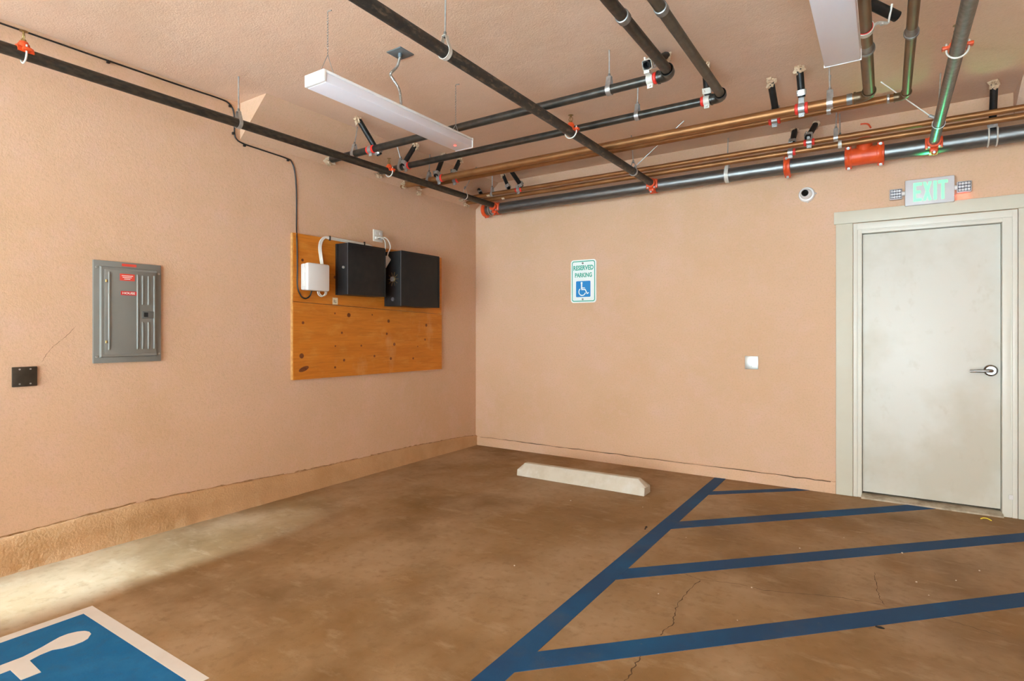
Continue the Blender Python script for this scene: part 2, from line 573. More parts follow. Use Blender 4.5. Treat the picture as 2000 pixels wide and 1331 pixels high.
def crack(pts, w, parent, plane, off, jit=0.006, name='crack', m=CRACK):
    """thin wandering crack strip lying on a plane (axis index, coordinate)."""
    P = smooth_path(pts, 7)
    mb = MB()
    o = [i for i in range(3) if i != plane]
    vs, fs = [], []
    for i, p in enumerate(P):
        d = (P[min(i + 1, len(P) - 1)] - P[max(i - 1, 0)])
        a, b = d[o[0]], d[o[1]]
        l = math.hypot(a, b) or 1
        nx, ny = -b / l, a / l
        j = random.uniform(-jit, jit)
        ww = w * random.uniform(0.25, 1.0)
        for s in (-1, 1):
            v = [0, 0, 0]
            v[o[0]] = p[o[0]] + nx * (j + s * ww / 2)
            v[o[1]] = p[o[1]] + ny * (j + s * ww / 2)
            v[plane] = off
            vs.append(tuple(v))
    for i in range(len(P) - 1):
        fs.append((2 * i, 2 * i + 1, 2 * i + 3, 2 * i + 2))
    mb._add(vs, fs)
    return mb.build(name, m, parent, False)


Z0 = 0.0012
for pts, w in [([(2.98, -2.15, 0), (3.043, -2.196, 0), (3.114, -2.209, 0), (3.234, -2.173, 0), (3.33, -2.153, 0)], .004),
               ([(3.36, -2.16, 0), (3.427, -2.158, 0), (3.646, -2.067, 0), (3.859, -2.022, 0), (3.9, -2.019, 0)], .005),
               ([(3.108, -2.227, 0), (3.101, -2.352, 0), (3.092, -2.508, 0), (3.109, -2.644, 0), (3.128, -2.741, 0), (3.11, -2.86, 0)], .006),
               ([(3.105, -3.043, 0), (3.104, -3.128, 0), (3.112, -3.243, 0), (3.09, -3.4, 0)], .007),
               ([(3.869, -1.614, 0), (3.88, -1.75, 0), (3.89, -1.886, 0), (3.91, -2.012, 0)], .004),
               ([(4.06, -1.99, 0), (4.133, -2.016, 0), (4.239, -2.047, 0), (4.339, -2.072, 0)], .004)]:
    crack(pts, w, floor, 2, Z0)
crack([(0, -4.03, 1.13), (0, -3.99, 1.2), (0, -3.92, 1.27), (0, -3.87, 1.33)], .002, wall_left, 0, -0.0245, .002)
crack([(0.05, 0, 0.098), (0.4, 0, 0.097), (0.8, 0, 0.095), (1.3, 0, 0.096), (1.9, 0, 0.094), (2.6, 0, 0.094), (3.3, 0, 0.092), (3.55, 0, 0.09)],
      .008, wall_right, 1, -0.0135, .004)


CURBLINE = layered('curb_line', (0.27, 0.145, 0.06), [((0.42, 0.25, 0.13), 25, 0.45, 0.6, 0.9, ONE)], rough=0.95)  # irregular brown line following the top edge of the left curb
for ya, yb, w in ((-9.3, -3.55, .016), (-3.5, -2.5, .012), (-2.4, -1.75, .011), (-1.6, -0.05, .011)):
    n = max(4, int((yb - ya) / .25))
    crack([(0, ya + (yb - ya) * i / n, ctop(ya + (yb - ya) * i / n) + .008) for i in range(n + 1)], w, wall_left, 0, -0.0235, .003, 'curb_line', CURBLINE)

# painted lines on the floor
def stripe(poly, m, name='painted_stripe', z=0.0016, parent=None, label=None):
    mb = MB()
    mb.prism(poly, 0.0, z, 2)
    o = mb.build(name, m, parent or floor, False)
    if label:
        o['label'] = label
    return o


stripe([(2.648, -0.025), (2.742, -0.018), (2.737, -4.2), (2.628, -4.2)], BLUE, label='long blue painted bay line')
stripe([(2.742, -0.49), (2.742, -0.605), (3.40, -0.018), (3.29, -0.018)], BLUE, z=0.0018, label='short blue hatch stripe nearest the end wall')
stripe([(2.741, -1.37), (2.741, -1.54), (4.25, -0.030), (4.08, -0.030)], BLUE, z=0.0018, label='blue hatch stripe running to the door')
stripe([(2.740, -2.29), (2.740, -2.455), (5.165, -0.03), (5.0, -0.03)], BLUE, z=0.0018, label='blue hatch stripe in the middle of the aisle')
stripe([(2.738, -3.26), (2.738, -3.425), (6.08, -0.03), (5.92, -0.03)], BLUE, z=0.0018, label='blue hatch stripe nearest the camera')

# accessible parking emblem
ex0, ex1, ey1, ey0 = 0.782, 1.802, -4.084, -5.10
bw = 0.055
mb = MB()
for p in ([(ex0, ey1), (ex1, ey1), (ex1 - bw, ey1 - bw), (ex0 + bw, ey1 - bw)], [(ex1, ey1), (ex1, ey0), (ex1 - bw, ey0 + bw), (ex1 - bw, ey1 - bw)],
          [(ex0, ey0), (ex1, ey0), (ex1 - bw, ey0 + bw), (ex0 + bw, ey0 + bw)], [(ex0, ey1), (ex0, ey0), (ex0 + bw, ey0 + bw), (ex0 + bw, ey1 - bw)]):
    mb.prism(p, 0, 0.0016, 2)
border = mb.build('painted_border', WPAINT, floor, False)
border['label'] = 'white painted border of the accessible parking emblem'
em = stripe([(ex0 + bw, ey0 + bw), (ex1 - bw, ey0 + bw), (ex1 - bw, ey1 - bw), (ex0 + bw, ey1 - bw)], BLUE2, 'painted_emblem', 0.0014,
            label='blue painted square of the accessible parking emblem')
mb = MB()
zt = 0.0026
mb.prism([(1.087, -4.207), (1.072, -4.195), (1.045, -4.192), (1.02, -4.200), (1.000, -4.220), (0.988, -4.25), (0.990, -4.280), (1.002, -4.308),
          (1.022, -4.35), (1.036, -4.39), (1.046, -4.42), (1.046, -4.62), (1.115, -4.62), (1.118, -4.477), (1.231, -4.477), (1.233, -4.417),
          (1.100, -4.413), (1.086, -4.375), (1.083, -4.335), (1.103, -4.306), (1.114, -4.272), (1.114, -4.240), (1.104, -4.218)], 0, zt, 2)
mb.prism([(1.05, -4.55), (1.29, -4.55), (1.40, -4.80), (1.47, -4.77), (1.49, -4.82), (1.37, -4.88), (1.25, -4.62), (1.05, -4.62)], 0, zt + 0.0002, 2)
wc = []
for k in range(25):
    a = R(115 + 230 * k / 24)
    wc.append((1.13 + 0.23 * math.cos(a), -4.74 + 0.23 * math.sin(a)))
wi = []
for k in range(25):
    a = R(345 - 230 * k / 24)
    wi.append((1.13 + 0.175 * math.cos(a), -4.74 + 0.175 * math.sin(a)))
ring = wc + wi
n = len(wc)
mb._add([(p[0], p[1], zt + 0.0004) for p in ring], [(i, i + 1, 2 * n - 2 - i, 2 * n - 1 - i) for i in range(n - 1)])
sy = mb.build('wheelchair_symbol', WPAINT, em, False)
sy['label'] = 'white painted wheelchair symbol'

# rough plaster collars where pipes and struts enter the stucco
_seed = [0]


def collar(c, r, sc=(1, 1, 1), parent=None):
    _seed[0] += 1
    MB().ball(c, r, sc, 3, 0.9, _seed[0]).build('plaster_collar', PLASTER, parent or ceiling)


# ------------------------------------------------------------------ door
door = structure('door_1', 'white exit door in a cream frame', loc=(4.18, 0, 0))
mb = MB(); mb.box((3.587, -0.022, 0.0), (3.703, 0.002, 2.155), 0.003); mb.build('casing', CREAM, door)
mb = MB(); mb.box((4.688, -0.022, 0.0), (4.805, 0.002, 2.155), 0.003); mb.build('casing', CREAM, door)
mb = MB(); mb.box((3.574, -0.032, 2.155), (4.83, 0.002, 2.252), 0.003); mb.build('header', CREAM, door)


def frame_bar(mb, sx, x_out, x_in):
    # stepped hollow-metal jamb: face, inner bead, return into the opening
    mb.box((x_out, -0.018, 0.0), (x_out + sx * 0.028, 0.03, 2.150), 0.002)
    mb.box((x_out + sx * 0.027, -0.010, 0.0), (x_out + sx * 0.036, 0.06, 2.115), 0.001)
    mb.box((x_out + sx * 0.035, -0.014, 0.0), (x_in, 0.10, 2.10), 0.002)


mb = MB()
frame_bar(mb, 1, 3.706, 3.764)
frame_bar(mb, -1, 4.685, 4.604)
mb.box((3.733, -0.018, 2.100), (4.658, 0.03, 2.150), 0.002)
mb.box((3.741, -0.010, 2.090), (4.650, 0.06, 2.102), 0.001)
mb.box((3.762, -0.014, 2.070), (4.606, 0.10, 2.092), 0.002)
mb.build('door_frame', FRAMEP, door)
mb = MB(); mb.box((3.767, 0.030, 0.040), (4.601, 0.074, 2.066), 0.002)
leaf = mb.build('door_leaf', DOORP, door)
mb = MB(); mb.box((3.764, 0.078, 0.0), (4.604, 0.10, 2.07)); mb.build('door_stop', DARK, door)
mb = MB()
mb.prism([(-0.055, 0.0), (-0.05, 0.010), (-0.01, 0.022), (0.025, 0.026), (0.09, 0.026), (0.09, 0.0)], 3.76, 4.608, 0)
mb.build('threshold', DIRTY, door)
mb = MB()
mb.tube([(4.545, 0.032, 1.022), (4.545, 0.012, 1.022), (4.545, 0.004, 1.022)], [0.041, 0.040, 0.030], 28)
rose = mb.build('door_handle', CHROME, leaf); rose['label'] = 'satin chrome lever handle'
mb = MB()
mb.tube(smooth_path([(4.545, 0.012, 1.022), (4.545, -0.028, 1.022), (4.535, -0.042, 1.022), (4.50, -0.044, 1.020), (4.46, -0.040, 1.018), (4.425, -0.034, 1.016)], 5),
        [0.012] * 12 + [0.011] * 8 + [0.0095] * 6, 14)
mb.build('lever', CHROME, door)
mb = MB(); mb.box((4.638, -0.024, 0.128), (4.662, -0.017, 0.160), 0.002); mb.tube([(4.65, -0.024, 0.147), (4.65, -0.028, 0.147)], 0.006, 10)
o = mb.build('contact_plate', PLASTIC, door); o['label'] = 'small pale plate low on the door frame'

# ------------------------------------------------------------------ pipes
def cyl(mb, a, b, r, seg=24):
    return mb.tube([a, b], r, seg)


def band(mb, axis, c, pos, r, w, th=0.004, seg=24):
    """round strap around a pipe that runs along axis; pos = the two other coordinates."""
    loop = [(pos[0] + r * math.cos(2 * PI * k / seg), pos[1] + r * math.sin(2 * PI * k / seg)) for k in range(seg)]
    return mb.ribbon(loop, (axis, c), w, th)


MY, MZ, MR = -0.14, 2.643, 0.058
mainp = thing('sprinkler_main_pipe', 'thick bare steel main pipe with orange couplings along the end wall', 'pipe', (2.5, MY, MZ))
mb = MB(); cyl(mb, (0.215, MY, MZ), (XR, MY, MZ), MR, 32); mb.build('pipe', MAIN, mainp)


def coupling(x, rot=25, w=0.05, parent=mainp):
    mb = MB()
    mb.tube([(x - w / 2, MY, MZ), (x - w / 2 + .004, MY, MZ), (x - .008, MY, MZ), (x, MY, MZ), (x + .008, MY, MZ), (x + w / 2 - .004, MY, MZ), (x + w / 2, MY, MZ)],
            [MR + .004, MR + .012, MR + .012, MR + .016, MR + .012, MR + .012, MR + .004], 28)
    mb.tm = Matrix.Translation((x, MY, MZ)) @ Matrix.Rotation(R(rot), 4, 'X')
    for s in (-1, 1):
        mb.box((-w / 2 + .004, -0.022, s * (MR + .008)), (w / 2 - .004, 0.022, s * (MR + .028)), 0.005)
    mb.tm = Matrix.Identity(4)
    c = mb.build('coupling', ORANGE, parent)
    for s in (-1, 1):
        mb = MB()
        mb.tm = Matrix.Translation((x, MY, MZ)) @ Matrix.Rotation(R(rot), 4, 'X')
        q = s * (MR + .019)
        mb.tube([(0, -0.036, q), (0, -0.0345, q), (0, -0.034, q), (0, -0.022, q), (0, -0.0215, q), (0, 0.034, q)], [.006, .006, .011, .011, .006, .006], 8)
        mb.tm = Matrix.Identity(4)
        mb.build('bolt', ZINC, c)
    return c


coupling(3.251, 30)
coupling(3.680, 25)
coupling(3.888, 25)
mb = MB()
cyl(mb, (3.70, MY, MZ), (3.87, MY, MZ), MR + .008, 28)
mb.tube([(3.785, MY, MZ), (3.785, MY - 0.004, MZ + .055), (3.785, MY - .006, MZ + .115)], [0.062, 0.056, 0.05], 24)
mb.tube([(3.785, MY - .006, MZ + .105), (3.785, MY - .006, MZ + .125)], 0.06, 24)
o = mb.build('tee_fitting', ORANGE, mainp); o['label'] = 'orange tee fitting between two couplings'
mb = MB()
mb.tube([(0.195, MY, MZ), (0.2, MY, MZ), (0.235, MY, MZ), (0.24, MY, MZ)], [MR - .005, MR + .012, MR + .014, MR + .004], 28)
mb.tm = Matrix.Translation((0.22, MY, MZ)) @ Matrix.Rotation(R(15), 4, 'X')
for s in (-1, 1):
    mb.box((-.016, -0.02, s * (MR + .006)), (.016, 0.02, s * (MR + .026)), 0.005)
mb.tm = Matrix.Identity(4)
o = mb.build('end_cap', ORANGE, mainp); o['label'] = 'orange cap on the corner end of the main'
for x in (0.285, 0.318):
    mb = MB(); band(mb, 0, x, (MY, MZ), MR, 0.012, .003); mb.build('ring', ZINC, mainp)


def branch_tee(x):
    mb = MB()
    mb.tube([(x, MY - MR + .01, MZ + .005), (x, MY - MR - .012, MZ + .005), (x, MY - MR - .014, MZ + .005), (x, MY - MR - .045, MZ + .005)], [.05, .05, .043, .04], 20)
    loop = [(MY + (MR + .002) * math.cos(2 * PI * k / 24), MZ + (MR + .002) * math.sin(2 * PI * k / 24)) for k in range(24)]
    mb.ribbon(loop, (0, x), 0.05, .006)
    for s in (-1, 1):
        mb.box((x + s * .034, MY - MR - .012, MZ - .035), (x + s * .052, MY - MR + .03, MZ + .045), 0.005)
    mb.box((x - .022, MY - MR - .022, MZ - .062), (x + .022, MY - .025, MZ - .036), 0.006)
    mb.ball((x, MY - MR - .012, MZ - .07), .017, sub=2)
    c = mb.build('branch_tee', ORANGE, mainp)
    for s in (-1, 1):
        mb = MB(); mb.tube([(x + s * .03, MY - MR - .03, MZ - .03), (x + s * .03, MY - MR, MZ - .03)], .007, 8); mb.build('bolt', ZINC, c)
    mb = MB(); mb.tube([(x, MY - MR - .034, MZ - .07), (x, MY - MR - .01, MZ - .07)], .009, 8); mb.build('bolt', ZINC, c)


def sprinkler(parent, x, y, z, r):
    """orange saddle outlet on top of a branch pipe, held by a U-bolt, with a brass upright head."""
    mb = MB()
    mb.tube([(x, y, z + r * .6), (x, y, z + r + .018), (x, y, z + r + .022), (x, y, z + r + .03)], [.026, .024, .02, .018], 16)
    hl = [(x + (r + .001) * math.cos(R(a)), z + (r + .001) * math.sin(R(a))) for a in range(0, 181, 15)]
    ho = [(x + (r + .008) * math.cos(R(a)), z + (r + .008) * math.sin(R(a))) for a in range(180, -1, -15)]
    n = len(hl)
    vs, fs = [], []
    for t in (y - .032, y + .032):
        vs += [(p[0], t, p[1]) for p in hl + ho]
    m = 2 * n
    for i in range(m):
        j = (i + 1) % m
        fs.append((i, j, m + j, m + i))
    for i in range(n - 1):
        fs.append((i, i + 1, m - 2 - i, m - 1 - i))
        fs.append((m + i, m + m - 1 - i, m + m - 2 - i, m + i + 1))
    mb._add(vs, fs)
    for s in (-1, 1):
        mb.box((x + s * (r + .004), y - .017, z + .004), (x + s * (r + .030), y + .017, z + .020), .004)
    h = mb.build('sprinkler_head', ORANGE, parent)
    h['label'] = 'orange sprinkler outlet on top of the pipe'
    mb = MB()
    ru = r + .012
    path = [(x + ru, y, z + .035), (x + ru, y, z + .01)] + [(x + ru * math.cos(R(a)), y, z + ru * math.sin(R(a))) for a in range(0, -181, -15)] + [(x - ru, y, z + .01), (x - ru, y, z + .035)]
    mb.tube(path, .0045, 8)
    mb.build('u_bolt', WHITEZ, h)
    mb = MB()
    zz = z + r + .03
    mb.tube([(x, y, zz - .004), (x, y, zz + .012)], .011, 8)
    for s in (-1, 1):
        mb.tube([(x + s * .009, y, zz + .01), (x + s * .014, y, zz + .025), (x + s * .004, y, zz + .045)], .0025, 6)
    mb.tube([(x, y, zz + .04), (x, y, zz + .05), (x, y, zz + .053)], [.005, .005, .019], 14)
    mb.tube([(x, y, zz + .012), (x, y, zz + .042)], .0025, 6)
    mb.build('nozzle', BRASS, h)


def branch(x, z, r, m, label, y0=YB):
    t = thing('sprinkler_branch_pipe', label, 'pipe', (x, -2.0, z))
    mb = MB(); cyl(mb, (x, y0, z), (x, MY - MR - .035, z), r, 24); mb.build('pipe', m, t)
    return t


ZB = 2.657
p1 = branch(0.38, 2.664, .0295, STEEL, 'dark sprinkler pipe hung along the left wall below the ceiling')
p2 = branch(2.135, 2.655, .0305, WORN, 'scuffed black sprinkler pipe crossing the middle of the ceiling')
p5 = branch(4.207, 2.652, .0305, GREYP, 'grey sprinkler pipe above the exit sign')
for x in (0.38, 2.135, 4.207):
    branch_tee(x)
sprinkler(p1, 0.38, -4.225, 2.664, .0295)
sprinkler(p1, 0.38, -1.765, 2.664, .0295)
sprinkler(p2, 2.135, -1.80, 2.655, .0305)
sprinkler(p5, 4.207, -1.80, 2.652, .0305)


def elbow_run(name, cat, label, x0, x1, y, z, r, m, m2, y_back, fit_m, fr=1.22):
    """a run along x that turns through an elbow at x1 and heads back along -y."""
    t = thing(name, label, cat, ((x0 + x1) / 2, y, z))
    ber = r * 1.7
    mb = MB(); cyl(mb, (x0, y, z), (x1 - ber, y, z), r, 24); mb.build('pipe', m, t)
    mb = MB(); cyl(mb, (x1, y - ber, z), (x1, y_back, z), r, 24); mb.build('pipe', m2, t)
    mb = MB()
    arc = [(x1 - ber - r * 1.0, y, z), (x1 - ber, y, z)] + [(x1 - ber + ber * math.sin(R(a)), y - ber + ber * math.cos(R(a)), z) for a in range(15, 90, 15)] + \
          [(x1, y - ber, z), (x1, y - ber - r * 1.0, z)]
    mb.tube(arc, r * fr, 24)
    for p, q in ((arc[0], (arc[0][0] + r * .35, y, z)), (arc[-1], (x1, arc[-1][1] + r * .35, z))):
        mb.tube([p, q], r * (fr + .12), 24)
    mb.build('elbow', fit_m, t)
    return t


p3 = elbow_run('drain_pipe', 'pipe', 'dark steel pipe with an elbow, passing behind the strip light', -0.02, 2.917, -2.10, 2.738, .0275, BLKSTEEL, STEEL, YB, BLKSTEEL)
p4 = elbow_run('drain_pipe', 'pipe', 'brown grey steel pipe with an elbow, second from the strip light', -0.02, 3.068, -1.545, 2.768, .0265, BLKSTEEL, BROWNST, YB, BLKSTEEL)
c1 = elbow_run('copper_pipe', 'pipe', 'thicker copper pipe turning back beside the right hand light', -0.02, 3.838, -1.20, 2.722, .030, COPPER, COPPERD, YB, COPPERD, 1.1)
c2 = elbow_run('copper_pipe', 'pipe', 'copper pipe turning back between the light and the grey pipe', -0.02, 4.024, -1.01, 2.745, .0235, COPPER, COPPERD, YB, COPPERD, 1.1)
for t, x, y, z, r in ((p3, 2.917, -2.79, 2.738, .0275), (p4, 3.068, -2.71, 2.768, .0265)):
    mb = MB(); mb.tube([(x, y - .02, z), (x, y - .018, z), (x, y + .018, z), (x, y + .02, z)], [r, r + .005, r + .005, r], 24); mb.build('collar', ZINCD, t)
for t, x, y, z, r in ((c1, 3.838, -1.87, 2.722, .030), (c2, 4.024, -1.885, 2.745, .0235)):
    mb = MB(); mb.tube([(x, y - .075, z), (x, y - .02, z), (x, y - .012, z), (x, y - .010, z), (x, y + .006, z), (x, y + .008, z)],
                       [r, r + .003, r + .006, r + .009, r + .009, r], 24)
    mb.build('collar', ZINCD, t)
mb = MB(); band(mb, 0, 3.735, (-1.20, 2.722), .030, .03, .003); mb.build('strap', ZINCD, c1)
mb = MB(); mb.tube([(3.925, -1.01, 2.745), (3.928, -1.01, 2.745), (3.938, -1.01, 2.745), (3.94, -1.01, 2.745)], [.0235, .028, .028, .0235], 20); mb.build('collar', ZINC, c2)
c3 = thing('copper_pipe', 'upper thin copper pipe right above the steel main', 'pipe', (2.5, -0.30, 2.766))
mb = MB(); cyl(mb, (-0.02, -0.30, 2.766), (XR, -0.30, 2.766), .0205, 20); mb.build('pipe', COPPER, c3)
c4 = thing('copper_pipe', 'lower thin copper pipe touching close on the steel main', 'pipe', (2.5, -0.228, 2.731))
mb = MB(); cyl(mb, (-0.02, -0.228, 2.731), (XR, -0.228, 2.731), .0225, 20); mb.build('pipe', COPPER, c4)


def sticker(parent, x, y, z, r, w):
    mb = MB()
    vs, fs = [], []
    for k in range(7):
        a = R(200 + 100 * k / 6)
        for t in (x - w / 2, x + w / 2):
            vs.append((t, y + (r + .0012) * math.cos(a), z + (r + .0012) * math.sin(a)))
    for k in range(6):
        fs.append((2 * k, 2 * k + 1, 2 * k + 3, 2 * k + 2))
    mb._add(vs, fs)
    o = mb.build('sticker', STICKER, parent)
    o['label'] = 'cream sticker on the copper pipe'


sticker(c3, 0.377, -0.30, 2.766, .0205, .04)
sticker(c4, 0.52, -0.228, 2.731, .0225, .035)

# collars where runs enter the left soffit
for c, r in [((0.03, -2.10, 2.728), .05), ((0.03, -1.545, 2.75), .05), ((0.03, -1.20, 2.72), .05), ((0.03, -1.01, 2.745), .045),
             ((0.03, -0.33, 2.755), .045), ((0.02, -0.228, 2.715), .045), ((0.0, -0.98, 2.69), .03)]:
    collar(c, r * .8, (0.8, 1.15, 0.75))


# ------------------------------------------------------------------ hangers
def hanger(label, axis, p, r, top, style='ring', m=ZINC, w=.024, name='pipe_hanger'):
    """threaded rod from the ceiling and a swivel ring round the pipe. axis 0: pipe along x, 1: along y."""
    x, y, z = p
    t = thing(name, label, 'pipe hanger', top, 'pipe hangers under the ceiling')
    rodend = z + r + .055
    mb = MB(); mb.tube([top, (x, y, rodend - .012)], .0045, 8); mb.build('rod', ZINC, t)
    mb = MB(); mb.tube([(x, y, rodend - .014), (x, y, rodend + .0)], .010, 6); mb.tube([(x, y, rodend - .002), (x, y, rodend + .012)], .0075, 8); mb.build('nut', ZINCD, t)
    mb = MB()
    u = y if axis == 0 else x
    loop = [(u + (r + .003) * math.cos(R(a)), z + (r + .003) * math.sin(R(a))) for a in range(140, 401, 15)]
    loop += [(u + .012, z + r + .035), (u + .010, z + r + .047), (u - .010, z + r + .047), (u - .012, z + r + .035)]
    o = [(q[0], q[1]) for q in loop]
    mb.ribbon(o, (axis, x if axis == 0 else y), w, .003)
    mb.build('ring', m, t)
    return t


HR = .0295
hanger('zinc ring hanger on the left wall pipe beside the sloped soffit', 1, (0.38, -3.115, 2.664), .0295, (0.38, -3.115, H))
hanger('ring hanger on the scuffed black pipe near the strip light', 1, (2.135, -3.116, 2.655), .0305, (2.139, -3.116, H), m=WHITEZ)
hanger('ring hanger at the wall end of the scuffed black pipe', 1, (2.135, -0.66, 2.655), .0305, (2.11, -0.64, H), w=.016)
hanger('ring hanger on the grey pipe above the exit sign', 1, (4.207, -0.634, 2.652), .0305, (4.216, -0.652, H), w=.012)
hanger('strap hanger on the dark elbowed pipe left of its clamp', 0, (2.547, -2.10, 2.738), .0275, (2.55, -2.107, H), m=ZINC, w=.03)
hanger('strap hanger on the corner end of the dark elbowed pipe', 0, (0.33, -2.10, 2.738), .0275, (0.32, -2.06, H), w=.03)
hanger('strap hanger in the middle of the brown grey pipe', 0, (2.51, -1.545, 2.768), .0265, (2.52, -1.56, H), m=ZINC, w=.028)
hanger('strap hanger on the corner end of the brown grey pipe', 0, (0.30, -1.545, 2.768), .0265, (0.303, -1.60, H), w=.028)
hanger('strap hanger on the thicker copper pipe by the light', 0, (3.63, -1.20, 2.722), .030, (3.627, -1.231, H), m=ZINC, w=.034)
hanger('strap hanger on the second copper pipe by the light', 0, (3.61, -1.01, 2.745), .0235, (3.619, -1.009, H), m=ZINC, w=.024)
hanger('strap hanger on the thicker copper pipe near the corner', 0, (0.33, -1.20, 2.722), .030, (0.33, -1.19, H), w=.03)
hanger('strap hanger on the upper thin copper pipe above the camera', 0, (3.605, -0.30, 2.766), .0205, (3.609, -0.297, H), w=.03)
hanger('strap hanger on the lower thin copper pipe above the camera', 0, (3.628, -0.228, 2.731), .0225, (3.625, -0.226, H), m=WHITEZ, w=.024)
hanger('strap hanger on the upper thin copper pipe in the corner', 0, (0.42, -0.30, 2.766), .0205, (0.42, -0.30, H), w=.024)
hanger('white strap hanger round the middle of the steel main', 0, (2.783, MY, MZ), MR, (2.783, MY + .02, H), m=WHITEZ, w=.032)
hanger('bent wire hook hanger on the left wall pipe in the corner', 1, (0.38, -0.72, 2.664), .0295, (0.45, -0.62, H), m=WHITEZ, w=.01)

# restraint rods leaning beside two ring hangers
t = thing('restraint_rod', 'slanted restraint rod at the wall end of the scuffed pipe', 'rod', (2.586, -0.732, H))
mb = MB(); mb.tube([(2.586, -0.732, H), (2.16, -0.66, 2.70)], .004, 8); mb.build('rod', ZINC, t)
mb = MB(); mb.tube([(2.16, -0.66, 2.70), (2.135, -0.645, 2.684)], .009, 8); band(mb, 1, -0.645, (2.135, 2.655), .0315, .008, .004); mb.build('clamp', ZINC, t)
t = thing('restraint_rod', 'slanted restraint rod behind the copper elbow, beside the grey pipe', 'rod', (3.892, -0.712, H))
mb = MB(); mb.tube([(3.892, -0.712, H), (4.165, -0.655, 2.70)], .0045, 8); mb.build('rod', WHITEZ, t)
mb = MB(); mb.tube([(4.155, -0.66, 2.705), (4.185, -0.65, 2.69)], .012, 8); mb.build('clamp', ZINC, t)


# ------------------------------------------------------------------ seismic braces
def brace(label, top, bot, pipe, red=True, m_clip=ZINC, cup=True, r=.0215, clamp=True, clampx=None, open_end=True, clip=True, hang=0.0):
    """black strut from a plaster cup in the ceiling to a clamp round a pipe along x. pipe = (y, z, r)."""
    t = thing('seismic_brace', label, 'brace', top, 'black seismic braces under the ceiling')
    a, b = Vector(top), Vector(bot)
    d = (b - a).normalized()
    mb = MB()
    mb.tube([a + d * .02, b], r, 18, inner=0.82 if open_end else 0)
    mb.build('strut', STRUT, t)
    if cup:
        collar(tuple(a + d * .018 + Vector((0, 0, -.004))), .027, (1, 1, 1.35))
    if clip:
        mb = MB()
        side = d.cross(Vector((1, 0, 0)))
        if side.length < .1:
            side = d.cross(Vector((0, 1, 0)))
        side.normalize()
        w = d.cross(side)
        mat4 = Matrix((( *w, 0), (*side, 0), (*d, 0), (0, 0, 0, 1))).transposed()
        mat4 = Matrix.Translation(b) @ mat4
        mb.tm = mat4
        loop = [(r * 1.08 * math.cos(R(k)), r * 1.08 * math.sin(R(k))) for k in range(0, 360, 20)]
        loop = [(max(-r * 1.12, min(r * 1.12, p[0] * 1.35)), max(-r * 1.12, min(r * 1.12, p[1] * 1.35))) for p in loop]
        mb.ribbon(loop, (2, -.028), .034, .003)
        mb.tube([(r * .6, r * 1.1, -.028), (r * .6, r * 1.9, -.028)], .006, 8)
        mb.tm = Matrix.Identity(4)
        mb.build('bracket', m_clip, t)
    if clamp:
        x = clampx if clampx is not None else bot[0]
        y, z, pr = pipe
        mb = MB()
        band(mb, 0, x, (y, z), pr + .001, .036, .004)
        bb = b - d * .02
        far = abs(bb.y - y) > .055
        zt = bb.z - r * 1.1 if far else max(z + pr * .4, bb.z)
        mb.box((x - .016, min(y, bb.y + (.012 if far else 0)) - .004, min(z + pr * .4, zt)), (x + .016, max(y, bb.y) + .004, max(z + pr * .4 + .004, zt)))
        mb.box((x - .016, y - .012, z - pr - .026), (x + .016, y - .006, z - pr + .006))
        mb.tube([(x, y - .02, z - pr - .014), (x, y + .004, z - pr - .014)], .007, 8)
        mb.build('clamp', m_clip, t)
        if red:
            for s in ((-1, 1) if red is True else (red,)):
                mb = MB()
                mb.tube([(x + s * .018, y, z), (x + s * .022, y, z), (x + s * .034, y, z), (x + s * .038, y, z)], [pr, pr + .005, pr + .005, pr], 20)
                mb.build('isolator', RED, t)
    return t


P3, P4, C1, C2, C3, C4 = (-2.10, 2.738, .0275), (-1.545, 2.768, .0265), (-1.20, 2.722, .030), (-1.01, 2.745, .0235), (-0.30, 2.766, .0205), (-0.228, 2.731, .0225)
brace('long black brace behind the strip light, slanting to the dark pipe', (0.488, -2.214, H), (0.572, -2.055, 2.698), P3, clampx=0.524)
brace('short black brace at the corner end of the brown grey pipe', (0.434, -1.487, H), (0.352, -1.575, 2.765), P4, red=1, clampx=0.372)
brace('black brace reaching the thicker copper pipe near the corner', (0.464, -1.137, H), (0.448, -1.24, 2.735), C1, red=1, clampx=0.462)
brace('small black brace reaching the second copper pipe near the corner', (0.504, -0.942, H), (0.462, -1.01, 2.80), C2, red=1, clampx=0.49)
brace('thin black brace dropping to the upper thin copper pipe in the corner', (0.549, -0.30, H), (0.643, -0.315, 2.79), C3, red=False, clamp=False, r=.018)
brace('long black brace slanting from behind the copper pair to the upper thin copper pipe', (0.753, -0.517, H), (0.80, -0.315, 2.79), C3, clampx=0.754)
brace('tiny black brace in the room corner above the copper pipes', (0.13, -0.17, 2.90), (0.27, -0.30, 2.79), C3, red=False, clamp=False, r=.018, cup=False)
brace('open ended black brace beside the elbow of the dark pipe', (2.821, -1.862, H), (2.808, -2.19, 2.782), P3, red=1, clampx=2.80, m_clip=WHITEZ)
b8 = [o for o in COL.objects if o.name.startswith('seismic_brace') and 'beside the elbow of the dark' in o['label']][0]
mb = MB()
d8 = (Vector((2.808, -2.19, 2.782)) - Vector((2.821, -1.862, H))).normalized()
mb.tm = Matrix.Translation(Vector((2.808, -2.19, 2.782)) - d8 * .075) @ d8.to_track_quat('Z', 'Y').to_matrix().to_4x4()
mb.ribbon([(.027, .027), (-.027, .027), (-.027, -.027), (.027, -.027)], (2, 0), .04, .003)
mb.tm = Matrix.Identity(4)
mb.build('bracket', WHITEZ, b8)
